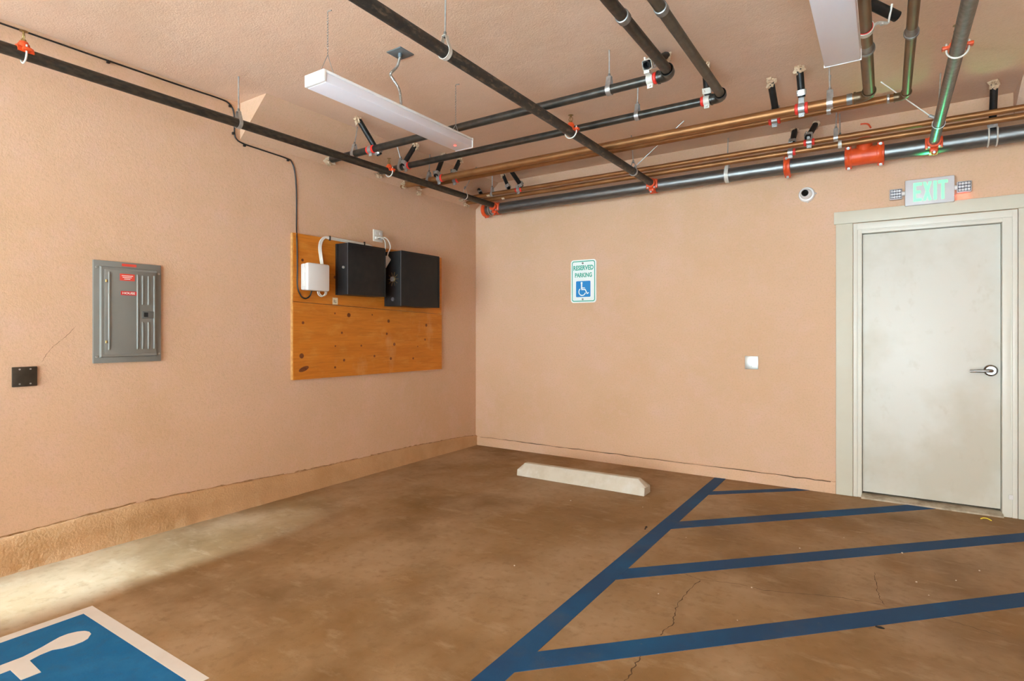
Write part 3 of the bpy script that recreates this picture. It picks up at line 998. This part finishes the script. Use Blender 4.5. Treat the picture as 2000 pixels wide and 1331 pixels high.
brace('black brace dropping to the elbow end of the brown grey pipe', (2.984, -1.638, H), (2.977, -1.55, 2.80), P4, red=-1, clampx=2.972, m_clip=WHITEZ)
brace('black brace dropping behind the thicker copper pipe left of its clamp', (3.284, -1.185, H), (3.296, -1.01, 2.785), C2, clampx=3.286)
brace('black brace with a bright clamp round the thicker copper pipe', (3.467, -1.272, H), (3.474, -1.21, 2.79), C1, clampx=3.472, m_clip=ZINC)
brace('open ended grey black brace above the dome camera, over the upper thin copper pipe', (3.458, -0.106, H), (3.415, -0.31, 2.80), C3, clampx=3.425)
brace('stubby black brace left of the camera, over the lower thin copper pipe', (3.296, -0.047, H), (3.292, -0.20, 2.80), C4, red=1, clampx=3.284)
b14 = brace('black brace above the exit door dropping to the steel main', (4.523, -0.325, H), (4.532, -0.16, 2.70), C4, red=False, clamp=False)
for x in (4.510, 4.556):
    mb = MB()
    ru = MR + .004
    mb.tube([(x, MY - ru, MZ + .05)] + [(x, MY + ru * math.cos(R(a)), MZ + ru * math.sin(R(a))) for a in range(180, 361, 15)] + [(x, MY + ru, MZ + .05)], .005, 8)
    mb.build('u_bolt', WHITEZ, b14)
# brace lying level over the thicker copper pipe
t = thing('seismic_brace', 'level black brace tube crossing above the copper pipe by the light', 'brace', (3.62, -2.29, H), 'black seismic braces under the ceiling')
mb = MB(); mb.tube([(3.58, -2.35, 2.965), (3.965, -1.99, 2.792)], .024, 18, inner=.82); mb.build('strut', STRUT, t)
collar((3.59, -2.34, 2.955), .035)
mb = MB(); band(mb, 1, -2.10, (3.838, 2.722), .034, .032, .004); mb.build('clamp', WHITEZ, t)
mb = MB(); band(mb, 1, -2.10, (3.838, 2.722), .031, .040, .003); mb.build('isolator', RED, t)
mb = MB()
mb.tube(smooth_path([(3.866, -2.10, 2.712), (3.878, -2.09, 2.735), (3.895, -2.06, 2.752), (3.925, -2.035, 2.752)], 5), .007, 8)
mb.tube([(3.925, -2.035, 2.752), (3.93, -2.03, 2.756), (3.945, -2.05, 2.83)], .005, 8)
mb.tube([(3.905, -2.06, 2.748), (3.905, -2.06, 2.738)], .009, 8)
mb.build('bracket', WHITEZ, t)

# bent scrap of red wire high on the end wall
mb = MB()
mb.tube(smooth_path([(3.755, -0.012, 2.928), (3.785, -0.014, 2.925), (3.807, -0.014, 2.915), (3.824, -0.012, 2.885)], 4), .006, 8)
tag(mb.build('wire_scrap', ORANGE), 'bent red wire scrap stuck high on the end wall above the pipes', 'wire')

# ------------------------------------------------------------------ strip lights
def strip_light(xc, y0, label, grp, led):
    z0, z1, L, w = 2.556, 2.621, 1.235, .152
    y1 = y0 + L
    t = thing('strip_light', label, 'light', (xc, (y0 + y1) / 2, z0), grp)
    mb = MB(); mb.box((xc - w / 2, y0 + .004, z1 - .013), (xc + w / 2, y1 - .004, z1), .002); mb.box((xc - .05, y0 + .02, z1), (xc + .05, y1 - .02, z1 + .012))
    mb.build('housing', WHITEP, t)
    mb = MB(); mb.box((xc - w / 2 + .002, y0 + .015, z0 + .001), (xc + w / 2 - .002, y1 - .006, z1 - .014), .006)
    d = mb.build('diffuser', DIFF, t)
    mb = MB(); mb.box((xc - w / 2 - .001, y0, z0 + .004), (xc + w / 2 + .001, y0 + .018, z1 + .001), .004); mb.build('end_cap', WHITEP, t)
    mb = MB(); mb.box((xc - w / 2 - .001, y1 - .007, z0), (xc + w / 2 + .001, y1, z1 + .001), .002); mb.build('end_cap', WHITEP, t)
    for k, yc in ((0, y0 + .085), (1, y1 - .095)):
        mb = MB()
        za = 2.70 if k else 2.742
        pts = []
        m = 34
        for i in range(m + 1):
            zz = H - (H - za) * i / m
            pts.append((xc + .0045 * math.cos(i * PI * .9), yc + .0045 * math.sin(i * PI * .9), zz))
        mb.tube(pts, .0021, 6)
        for s in (-1, 1):
            mb.tube([(xc, yc, za), (xc, yc + s * .055, z1)], .0017, 6)
        mb.tube([(xc, yc, H), (xc + .03, yc, H - .004)], .003, 6)
        mb.build('hanging_wire', ZINC, t)
    if led:
        mb = MB(); mb.tube([(xc, y1 - .10, z0 + .001), (xc, y1 - .10, z0 - .0008)], .009, 12)
        o = mb.build('indicator_light', LEDR, t); o['label'] = 'tiny red indicator light on the diffuser'
    return t


L1 = strip_light(1.49, -3.378, 'white strip light hung on wires by the left wall', 'hanging strip lights', True)
L2 = strip_light(3.75, -3.39, 'white strip light cut by the top edge, beside the copper pipes', 'hanging strip lights', False)
t = thing('ceiling_outlet_box', 'square metal ceiling plate with flexible conduit above the strip light', 'electrical box', (1.49, -2.765, H))
mb = MB(); mb.box((1.432, -2.82, H - .006), (1.548, -2.705, H + .002), .002); mb.tube([(1.49, -2.765, H - .005), (1.49, -2.765, H - .03)], .013, 12); mb.build('cover_plate', mat('blue_grey_plate', (.20, .25, .28), .4, .5), t)
mb = MB()
P = smooth_path([(1.49, -2.765, 2.945), (1.49, -2.79, 2.878), (1.49, -2.842, 2.815), (1.49, -2.822, 2.79), (1.49, -2.778, 2.755), (1.49, -2.760, 2.70), (1.49, -2.757, 2.63)], 14)
mb.tube(P, [.0075 + (.0012 if i % 2 else -.0008) for i in range(len(P))], 10)
mb.build('conduit', ZINC, t)

# ------------------------------------------------------------------ things on the left wall
WX = -0.025
t = thing('wall_cable', 'long black cable clipped below the ceiling and dropping to the plywood', 'cable', (WX, -3.0, 2.94))
mb = MB()
pts = [(-.02, YL, 2.946), (-.02, -4.21, 2.944), (-.02, -3.709, 2.944), (-.02, -3.3, 2.946), (-.02, -3.02, 2.950), (-.02, -2.95, 2.940), (-.02, -2.915, 2.90), (-.02, -2.905, 2.82), (-.02, -2.905, 2.735),
       (-.02, -2.889, 2.698), (-.02, -2.835, 2.680), (-.02, -2.65, 2.672), (-.02, -2.476, 2.664), (-.02, -2.43, 2.644), (-.02, -2.40, 2.56), (-.02, -2.388, 2.40), (-.02, -2.388, 2.153),
       (.004, -2.403, 2.06), (.006, -2.40, 1.95), (.006, -2.398, 1.80), (.006, -2.397, 1.66), (.008, -2.366, 1.587), (.010, -2.327, 1.566), (.015, -2.288, 1.59), (.02, -2.273, 1.635)]
mb.tube(smooth_path(pts, 6), .0052, 8)
mb.build('cable', BLACKC, t)
for y, z in ((-3.707, 2.939), (-2.94, 2.925), (-2.917, 2.735), (-2.831, 2.672), (-2.467, 2.655)):
    mb = MB(); mb.box((WX, y - .008, z - .012), (-.008, y + .008, z + .006), .002); mb.build('cable_clip', BLACKC, t)

# breaker panel
t = thing('breaker_panel', 'grey metal breaker panel with red stickers set in the left wall', 'electrical panel', (WX, -3.6, 1.11))
mb = MB(); mb.box((WX, -3.787, 1.110), (-.008, -3.41, 1.728), .002); mb.build('panel_frame', GREYBOX, t)
mb = MB()
# raised surround with sloped sides
y0, y1, z0, z1 = -3.757, -3.437, 1.143, 1.695
v = mb._add([(-.009, y0, z0), (-.009, y1, z0), (-.009, y1, z1), (-.009, y0, z1),
             (.006, y0 + .006, z0 + .006), (.006, y1 - .006, z0 + .006), (.006, y1 - .006, z1 - .006), (.006, y0 + .006, z1 - .006)],
            [(4, 5, 6, 7), (0, 1, 5, 4), (1, 2, 6, 5), (2, 3, 7, 6), (3, 0, 4, 7), (0, 3, 2, 1)])
mb.build('door_surround', GREYBOX, t)
mb = MB(); mb.box((-.002, -3.735, 1.162), (.0095, -3.446, 1.676), .002)
d = mb.build('panel_door', GREYBOX, t)
mb = MB()
for (a, b, c) in ((-3.712, 1.19, 1.66), (-3.556, 1.19, 1.655), (-3.459, 1.19, 1.655), (-3.527, 1.47, 1.65), (-3.493, 1.47, 1.65), (-3.527, 1.19, 1.36), (-3.493, 1.19, 1.36)):
    mb.tube([(.0075, a, b), (.0105, a, b + .01), (.0105, a, c - .01), (.0075, a, c)], .006, 10)
mb.build('door_rib', GREYBOX, d)
mb = MB(); mb.box((.008, -3.530, 1.383), (.014, -3.457, 1.428), .002)
l = mb.build('door_latch', mat('latch_plate', (.16, .17, .165), .3, .4), d)
mb = MB(); mb.box((.0135, -3.522, 1.392), (.0150, -3.498, 1.420))
mb.build('latch_recess', DARK, t)
for z in (1.605, 1.238):
    mb = MB(); mb.tube([(.010, -3.727, z - .008), (.010, -3.727, z + .008)], .006, 10); mb.build('hinge_pin', BRASS, d)
for y, z in ((-3.772, 1.685), (-3.425, 1.672), (-3.425, 1.158), (-3.772, 1.150)):
    mb = MB(); mb.tube([(-.009, y, z), (-.004, y, z), (-.003, y, z)], [.007, .007, .004], 12); mb.build('screw', ZINC, t)


def wall_label(parent, x, y0, y1, z0, z1, m, name='sticker'):
    mb = MB(); mb.box((x - .0005, y0, z0), (x + .0006, y1, z1)); return mb.build(name, m, parent, False)


s = wall_label(t, -.0075, -3.637, -3.556, 1.703, 1.719, REDLAB2); s['label'] = 'thin red sticker on the top edge'
s = wall_label(d, .010, -3.655, -3.573, 1.613, 1.655, REDLAB2); s['label'] = 'red warning sticker with fine white lines'
mb = MB()
for k, (a, b) in enumerate(((-3.645, -3.583), (-3.640, -3.59), (-3.632, -3.598))):
    mb.box((.0105, a, 1.641 - k * .010), (.0112, b, 1.645 - k * .010))
mb.build('sticker_text', WHITEL, t, False)
s = wall_label(d, .010, -3.650, -3.562, 1.524, 1.549, REDLAB); s['label'] = 'red HOUSE sticker'
text_mesh('lettering', 'HOUSE', WHITEL, t, (.0107, -3.641, 1.530), (0, 1, 0), (0, 0, 1), .0135, .07, .0006, .02)

# dark blank plate
t = thing('blank_plate', 'dark bronze blank cover plate at the left edge of the wall', 'wall plate', (WX, -4.106, 1.0))
mb = MB(); mb.box((WX, -4.161, .999), (-.012, -4.052, 1.107), .003); mb.build('plate', DARKPL, t)
for y in (-4.13, -4.083):
    for z in (1.014, 1.094):
        mb = MB(); mb.tube([(-.012, y, z), (-.0095, y, z)], .0045, 10); mb.build('screw', ZINC, t)

# plywood backboard, two boards
t = thing('plywood_backboard', 'orange varnished plywood backboard screwed to the left wall', 'board', (WX, -1.53, .912))
YA, YZ = -2.432, -0.637
mb = MB(); mb.prism([(YA, 1.540), (YZ, 1.484), (YZ, 2.078), (YA, 2.084)], WX, .002, 0)
up = mb.build('upper_board', PLY, t, False)
mb = MB(); mb.prism([(YA - .002, .915), (YZ + .003, .905), (YZ + .003, 1.480), (YA - .002, 1.535)], WX, .0035, 0)
lo = mb.build('lower_board', PLY, t, False)
mb = MB(); mb.box((WX, YA - .006, .915), (-.001, YA - .0021, 2.084)); mb.build('board_edge', PLYEDGE, t, False)
kn = [(195, 255, 14, 1, 0), (585, 140, 9, 1, 0), (755, 162, 22, 1, 0), (1040, 158, 9, 1, 0), (1240, 235, 18, 1, 0), (1700, 285, 18, 1, 0), (670, 378, 12, 1, 0), (1218, 390, 14, 1, 0), (1685, 460, 13, 1, 0),
      (1310, 518, 18, 1, 0), (907, 535, 11, 1, 0), (178, 660, 24, 1, 0), (697, 712, 14, 1, 0), (1068, 662, 13, 1, 0), (1268, 692, 16, 1, 0), (1540, 690, 13, 1, 0), (587, 800, 12, 1, 0), (205, 820, 22, 2.6, 18), (590, 540, 9, 1, 0), (1595, 545, 8, 1, 0)]
mb = MB()


def on_left(px, py):
    # photograph reading of the left wall plane, turned into metres once
    A = R(33.33); r = (px - 1000) / 1110
    dx, dy, dz = -math.sin(A) + r * math.cos(A), math.cos(A) + r * math.sin(A), (648 - py) / 1110
    k = (0 - 3.92) / dx
    return -5.24 + k * dy, 1.3 + k * dz


for u, v_, r, st, an in kn:
    y, z = on_left(560 + u / 6.25, 590 + v_ / 6.25)
    rr = r * .00088
    vs = [(.0040, y + rr * st * math.cos(R(q)) * math.cos(R(an)) - rr * math.sin(R(q)) * math.sin(R(an)),
           z + rr * st * math.cos(R(q)) * math.sin(R(an)) + rr * math.sin(R(q)) * math.cos(R(an))) for q in range(0, 360, 30)]
    mb._add(vs, [tuple(range(12))])
o = mb.build('wood_knot', KNOT, lo, False)
o['kind'] = 'stuff'
mb = MB()
for u, v_, r in ((630, 675, 14), (280, 490, 14), (285, 1165, 1)):
    y, z = on_left(540 + u / 5.54, 420 + v_ / 5.54)
    mb._add([(.0025, y + r * .0009 * math.cos(R(q)), z + r * .0009 * math.sin(R(q))) for q in range(0, 360, 30)], [tuple(range(12))])
o = mb.build('wood_knot', KNOT, up, False)
o['kind'] = 'stuff'

PX = .0022
t = thing('utility_box', 'pale grey plastic utility box at the left end of the plywood', 'utility box', (PX, -2.27, 1.63))
mb = MB(); mb.box((PX, -2.368, 1.632), (.055, -2.165, 1.845), .012); mb.build('box_base', PLASTIC, t)
mb = MB(); mb.box((.057, -2.372, 1.628), (.105, -2.160, 1.849), .014); mb.build('box_lid', PLASTIC, t)
for z in (1.68, 1.79):
    mb = MB(); mb.box((.03, -2.374, z - .022), (.075, -2.367, z + .022), .002); mb.build('lid_clip', PLASTIC, t)
mb = MB()
for k, q in enumerate((-2.19, -2.205)):
    mb.tube(smooth_path([(.03, q - .02, 1.64), (.03, q - .012, 1.61 - k * .006), (.03, q + .02, 1.596 - k * .006), (.03, q + .05, 1.61), (.03, q + .058, 1.64)], 5), .005, 8)
mb.build('cable_loop', WHITEC, t)

t = thing('equipment_cabinet', 'black steel cabinet on the plywood next to the utility box', 'cabinet', (PX, -1.8, 1.61))
def cabinet(t, y0, y1, z0, z1, x1, knob):
    mb = MB(); mb.box((PX, y0, z0), (x1, y1, z1), .002); c = mb.build('cabinet_body', CABIN, t)
    mb = MB(); mb.box((x1 - .003, y0 - .0012, z0 + .001), (x1 + .0012, y0 + .0035, z1 - .001)); mb.build('cabinet_edge', CABSIDE, t)
    mb = MB(); mb.box((x1 - .02, y1 - .004, z0), (x1 + .004, y1 + .006, z1 - .006), .001); mb.box((PX, y0 - .004, z0), (.03, y0 + .002, z1)); mb.box((x1, y0 + .004, z1 - .012), (x1 + .004, y1, z1 + .002), .001)
    mb.build('folded_lip', CABIN, t)
    return c
cabinet(t, -2.017, -1.592, 1.612, 2.047, .152, 1)
mb = MB(); mb.tube([(.105, -2.017, 1.842), (.105, -2.028, 1.842)], .011, 12); mb.build('cam_lock', ZINC, t)
t = thing('equipment_cabinet', 'deeper black steel cabinet with a round lock at the right end of the plywood', 'cabinet', (PX, -1.19, 1.53))
cabinet(t, -1.451, -.92, 1.536, 2.043, .21, 2)
mb = MB()
mb.tube([(.115, -1.451, 1.785), (.115, -1.456, 1.785)], .028, 20)
for k in range(10):
    a = R(36 * k)
    mb.tube([(.115 + .03 * math.cos(a), -1.454, 1.785 + .03 * math.sin(a)), (.115 + .065 * math.cos(a), -1.454, 1.785 + .065 * math.sin(a))], .0025, 6)
mb.build('fan_grille', BRASS, t)
mb = MB(); mb.tube([(.115, -1.455, 1.785), (.115, -1.472, 1.785)], .022, 16); mb.build('cam_lock', ZINC, t)
mb = MB(); mb.tube([(.11, -1.451, 1.60), (.11, -1.458, 1.60)], .018, 16); mb.build('knockout', CABSIDE, t)

t = thing('power_outlet', 'white double outlet plate above the gap between the black cabinets', 'outlet', (WX, -1.514, 2.19))
mb = MB(); mb.box((WX, -1.573, 2.133), (-.016, -1.455, 2.243), .003); mb.build('cover_plate', WHITEC, t)
for y in (-1.541, -1.487):
    for z in (2.21, 2.166):
        mb = MB(); mb.box((-.0165, y - .016, z - .013), (-.0125, y + .016, z + .013), .003); mb.build('socket', PLASTIC, t)
for i, (label, pts) in enumerate((
        ('white power cord looping from the outlet down behind the cabinets', [(-.005, -1.545, 2.163), (.03, -1.535, 2.168), (.035, -1.505, 2.165), (.03, -1.472, 2.13), (.028, -1.468, 2.06), (.015, -1.47, 1.98)]),
        ('white power cord with a grey adapter hanging beside the deeper cabinet', [(-.005, -1.487, 2.166), (.04, -1.49, 2.172), (.05, -1.455, 2.15), (.05, -1.425, 2.09), (.055, -1.462, 2.02), (.06, -1.470, 1.985)]))):
    t = thing('power_lead', label, 'power lead', pts[0])
    mb = MB(); mb.tube(smooth_path(pts, 6), .0055, 8); mb.build('cord', WHITEC, t)
    mb = MB(); mb.box((-.014, pts[0][1] - .013, pts[0][2] - .011), (.006, pts[0][1] + .013, pts[0][2] + .011), .003); mb.build('plug', WHITEC, t)
    if i:
        mb = MB()
        mb.tm = Matrix.Translation((.06, -1.505, 1.935)) @ Matrix.Rotation(R(-38), 4, 'X')
        mb.box((-.022, -.028, -.065), (.022, .028, .065), .006)
        mb.tm = Matrix.Identity(4)
        mb.build('adapter', PLASTIC, t)
t = thing('cable_bundle', 'white cables arching from the utility box along the plywood top', 'cable', (0, -2.15, 1.845))
for k in range(3):
    mb = MB()
    o = .011 * k
    pts = [(.012 + .006 * k, -2.172 + .006 * k, 1.82), (.012 + .006 * k, -2.185 + o * .6, 1.90), (.01, -2.196 + o, 1.99), (.008, -2.182 + o, 2.05), (.006, -2.140 + o * .6, 2.088 - .002 * k),
           (.006, -2.08, 2.096 - .008 * k), (.006, -1.90, 2.094 - .008 * k), (.006, -1.70, 2.090 - .008 * k), (.008, -1.62, 2.078 - .006 * k), (.012, -1.56, 2.045 - .004 * k)]
    mb.tube(smooth_path(pts, 6), .0055, 8)
    mb.build('cable', WHITEC, t)
for y in (-2.085, -1.705):
    mb = MB(); mb.box((PX, y - .006, 2.066), (.016, y + .006, 2.106), .002); mb.build('cable_staple', BLACKC, t)
t = thing('paper_tag', 'small cream paper tag on the plywood seam below the cabinets', 'tag', (PX, -2.025, 1.532))
mb = MB(); mb.box((.0030, -2.052, 1.530), (.0044, -1.998, 1.588)); mb.build('paper', STICKER, t, False)
mb = MB(); mb.box((.0044, -2.038, 1.545), (.0048, -2.033, 1.570)); mb.box((.0044, -2.028, 1.545), (.0048, -2.012, 1.550)); mb.box((.0044, -2.028, 1.558), (.0048, -2.014, 1.562)); mb.build('pen_mark', DARK, t, False)

# ------------------------------------------------------------------ things on the end wall
def rrect(x0, x1, z0, z1, r, n=6):
    out = []
    for cx, cz, a0 in ((x1 - r, z1 - r, 0), (x0 + r, z1 - r, 90), (x0 + r, z0 + r, 180), (x1 - r, z0 + r, 270)):
        for k in range(n + 1):
            a = R(a0 + 90 * k / n)
            out.append((cx + r * math.cos(a), cz + r * math.sin(a)))
    return out


sx0, sx1, sz0, sz1 = 1.206, 1.491, 1.594, 2.032
t = thing('parking_sign', 'white and green reserved parking sign with blue wheelchair square', 'sign', (1.35, 0, 1.594))
mb = MB(); mb.prism(rrect(sx0, sx1, sz0, sz1, .03), -.002, -.008, 1); mb.build('sign_plate', SIGNW, t, False)
a = rrect(sx0 + .012, sx1 - .012, sz0 + .012, sz1 - .012, .024)
b = rrect(sx0 + .021, sx1 - .021, sz0 + .021, sz1 - .021, .017)
mb = MB(); n = len(a)
mb._add([(p[0], -.0086, p[1]) for p in a] + [(p[0], -.0086, p[1]) for p in b], [(i, (i + 1) % n, n + (i + 1) % n, n + i) for i in range(n)])
mb.build('sign_border', SIGNG, t, False)
text_mesh('lettering', 'RESERVED', SIGNG, t, (sx0 + .030, -.0083, 1.925), (1, 0, 0), (0, 0, 1), .050, .226, .0006, .032)
text_mesh('lettering', 'PARKING', SIGNG, t, (sx0 + .048, -.0083, 1.852), (1, 0, 0), (0, 0, 1), .047, .190, .0006, .032)
bx0, bx1, bz0, bz1 = 1.266, 1.428, 1.652, 1.815
mb = MB(); mb.prism(rrect(bx0, bx1, bz0, bz1, .01), -.0075, -.0088, 1); sq = mb.build('blue_square', SIGNB, t, False)


def isa(mb, x0, z0, s, y):
    """wheelchair figure in a unit square."""
    T = lambda u, v: (x0 + u * s, y, z0 + v * s)
    def poly(pp, dy=0):
        mb._add([(x0 + u * s, y - dy, z0 + v * s) for u, v in pp], [tuple(range(len(pp)))])
    def arc(c, r0, r1, a0, a1, m=28, dy=0.0):
        vs = []
        for k in range(m + 1):
            q = R(a0 + (a1 - a0) * k / m)
            for r in (r0, r1):
                vs.append((x0 + (c[0] + r * math.cos(q)) * s, y - dy, z0 + (c[1] + r * math.sin(q)) * s))
        mb._add(vs, [(2 * k, 2 * k + 1, 2 * k + 3, 2 * k + 2) for k in range(m)])
    poly([(.39 + .068 * math.cos(R(q)), .885 + .068 * math.sin(R(q))) for q in range(0, 360, 20)])
    poly([(.345, .84), (.435, .84), (.44, .50), (.35, .50)], .0001)
    poly([(.40, .60), (.62, .60), (.62, .545), (.40, .545)], .0002)
    poly([(.37, .50), (.66, .50), (.79, .255), (.88, .295), (.90, .235), (.76, .17), (.615, .435), (.37, .435)], .0003)
    arc((.43, .33), .20, .26, 128, 345, dy=.0004)


mb = MB(); isa(mb, bx0, bz0, bx1 - bx0, -.0090); mb.build('wheelchair_symbol', SIGNW, sq, False)
for z in (1.996, 1.629):
    mb = MB(); mb.tube([(1.342, -.008, z), (1.342, -.012, z)], .010, 12); mb.build('bolt', ZINCD, t)

t = thing('blank_plate', 'stainless blank cover plate on the end wall left of the door', 'wall plate', (2.952, 0, .975))
mb = MB(); mb.box((2.898, .001, .975), (3.006, -.007, 1.088), .003); mb.build('plate', STAIN, t)
for z in (1.0, 1.063):
    mb = MB(); mb.tube([(2.952, -.007, z), (2.952, -.0085, z)], .004, 10); mb.build('screw', ZINCD, t)

t = thing('dome_camera', 'white round security camera with a black lens on the end wall', 'camera', (3.378, 0, 2.425))
mb = MB(); mb.tube([(3.378, 0.001, 2.425), (3.378, -.020, 2.425), (3.378, -.030, 2.425), (3.378, -.034, 2.425)], [.061, .060, .054, .044], 32); mb.build('base_ring', WHITEP, t)
mb = MB(); mb.ball((3.376, -.038, 2.425), .044, sub=3); mb.build('camera_ball', PLASTIC, t)
dv = Vector((-0.12, -1, 0.02)).normalized()
cb = Vector((3.376, -.038, 2.425))
mb = MB(); mb.tube([cb + dv * .028, cb + dv * .044, cb + dv * .0485], [.027, .026, .020], 24); mb.build('lens', LENS, t)
mb = MB(); mb.tube([(3.447, -.004, 2.428), (3.436, -.014, 2.428)], .007, 8); mb.tube([(3.385, -.006, 2.362), (3.385, -.016, 2.366)], .007, 8); mb.build('fixing_tab', PLASTIC, t)

t = thing('exit_sign', 'white emergency exit sign with green lit letters and twin lamps', 'sign', (4.187, 0, 2.24))
mb = MB(); mb.box((4.043, .001, 2.243), (4.334, -.030, 2.431), .006); mb.box((4.041, -.031, 2.241), (4.336, -.055, 2.433), .006); mb.build('housing', SIGNBODY, t)
strokes = {'E': [((0, 0), (.3, 1)), ((.3, 0), (1, .16)), ((.3, .42), (.85, .58)), ((.3, .84), (1, 1))], 'I': [((0, 0), (1, 1))], 'T': [((0, .84), (1, 1)), ((.34, 0), (.66, .84))]}
mb = MB()
lx, lz, lh = 4.092, 2.268, .138
def rect(x0, w, r):
    (u0, v0), (u1, v1) = r
    mb.box((x0 + u0 * w, -.0545, lz + v0 * lh), (x0 + u1 * w, -.0565, lz + v1 * lh))
for r in strokes['E']:
    rect(lx, .052, r)
for s in (1, -1):
    xa = lx + .058
    a, b = (xa, xa + .052) if s > 0 else (xa + .052, xa)
    mb.prism([(a, lz), (a + s * .018, lz), (b, lz + lh), (b - s * .018, lz + lh)], -.0545, -.0565 - (.0001 if s > 0 else 0), 1)
rect(lx + .121, .019, strokes['I'][0])
for r in strokes['T']:
    rect(lx + .148, .056, r)
mb.build('lettering', LEDG, t, False)
for x0, x1, zc, y in ((3.944, 4.024, 2.341, -.05), (4.349, 4.434, 2.343, -.05)):
    mb = MB(); mb.box((x0, y + .004, zc - .040), (x1, y + .034, zc + .040), .006); hd = mb.build('lamp_head', SIGNBODY, t)
    mb = MB(); mb.box((x0 + .005, y + .001, zc - .034), (x1 - .005, y + .006, zc + .034)); mb.build('lamp_plate', LAMPD, hd, False)
    mb = MB()
    for i in range(4):
        for j in range(3):
            cx = x0 + .008 + (x1 - x0 - .016) * (i + .5) / 4
            cz = zc - .033 + .066 * (j + .5) / 3
            mb.tube([(cx, y + .003, cz), (cx, y - .006, cz)], [.0105, .004], 8)
    o = mb.build('reflector', REFL, hd); o['kind'] = 'stuff'
    xn = x1 if x0 < 4.1 else x0
    s = 1 if x0 < 4.1 else -1
    mb = MB(); mb.tube([(xn - s * .004, -.03, zc), (xn + s * .02, -.03, zc)], .018, 14); mb.build('knuckle', PLASTIC, t)
mb = MB(); mb.ball((4.339, -.036, 2.285), .0045, sub=1); mb.build('indicator_light', LEDR, t)
rl = bpy.data.lights.new('indicator_glow', 'POINT'); rl.energy = 0.010; rl.color = (1, .10, .08); rl.shadow_soft_size = .004
ro = bpy.data.objects.new('indicator_glow', rl); ro.location = (4.39, -.03, 2.285); COL.objects.link(ro)

# green light of the sign leaking from its top edge onto the pipes above
gl = bpy.data.lights.new('exit_sign_glow', 'SPOT'); gl.energy = 1.0; gl.color = (.05, 1, .32); gl.spot_size = R(72); gl.spot_blend = .5; gl.shadow_soft_size = .012
go = bpy.data.objects.new('exit_sign_glow', gl); go.location = (4.19, -.05, 2.445)
go.rotation_euler = Vector((0, -.80, .60)).to_track_quat('-Z', 'Y').to_euler(); COL.objects.link(go)

# ------------------------------------------------------------------ on the floor
mb = MB()
x0, x1, yf, yk = 1.135, 2.330, -.928, -.785
secs = [(x0, 0.0, .055, .052), (x0 + .055, 0, .058, .112), (x1 - .065, 0, .062, .118), (x1, 0, .062, .058)]
vs, fs = [], []
for x, zb, zm, ztp in secs:
    ym = (yf + yk) / 2
    tw = .026
    vs += [(x, yf, zb), (x, yf + .008, zm), (x, ym - tw, ztp), (x, ym + tw, ztp), (x, yk - .008, zm), (x, yk, zb)]
for i in range(3):
    for k in range(6):
        q = (k + 1) % 6
        fs.append((i * 6 + k, i * 6 + q, (i + 1) * 6 + q, (i + 1) * 6 + k))
fs += [tuple(range(6)), tuple(18 + k for k in range(6))]
mb._add(vs, fs)
es = [e for e in mb.bm.edges]
bmesh.ops.bevel(mb.bm, geom=es, offset=.003, segments=2, affect='EDGES')
tag(mb.build('wheel_stop', STOPC), 'pale concrete wheel stop lying on the floor before the end wall', 'wheel stop')

mb = MB()
mb.tube(smooth_path([(4.47, -.17, .004), (4.485, -.15, .006), (4.505, -.155, .008), (4.525, -.18, .004)], 4), .004, 6)
tag(mb.build('plastic_scrap', YELLOW), 'tiny yellow plastic scrap on the floor by the door', 'scrap')
mb = MB(); mb.ball((3.899, -2.276, .004), .007, (2.6, 1, .6), 2, .3, 4)
tag(mb.build('dead_leaf', DARK), 'small dark leaf fragment beside the hatch stripe nearest the camera', 'leaf')
mb = MB(); mb.ball((2.593, -1.603, .003), .007, (1, 2.2, .5), 2, .5, 9); mb.ball((2.60, -1.64, .003), .005, (1, 2, .5), 2, .5, 3)
tag(mb.build('tar_crumb', DARK), 'black tar crumb beside the long blue bay line', 'crumb')
mb = MB()
for x, y in [(3.352, -2.166), (2.869, -1.646), (3.49, -1.45), (4.097, -1.777), (4.053, -1.628), (4.345, -1.27), (4.226, -1.493), (3.363, -2.55), (2.98, -2.492), (2.42, -1.2), (1.9, -1.35), (3.7, -1.1), (2.2, -2.6), (4.0, -1.2)]:
    mb.ball((x, y, .002), random.uniform(.003, .0055), (1, 1, .7), 1, .4, x * 3)
g = mb.build('grit', GRIT, floor)
g['kind'] = 'stuff'

# daylight openings
portal('opening_back', (XR / 2, YB + .02, H / 2), (R(90), 0, 0), XR, H)
portal('opening_left', (-0.1, (YB + YL) / 2, H / 2), (R(90), 0, R(-90)), YL - YB, H)
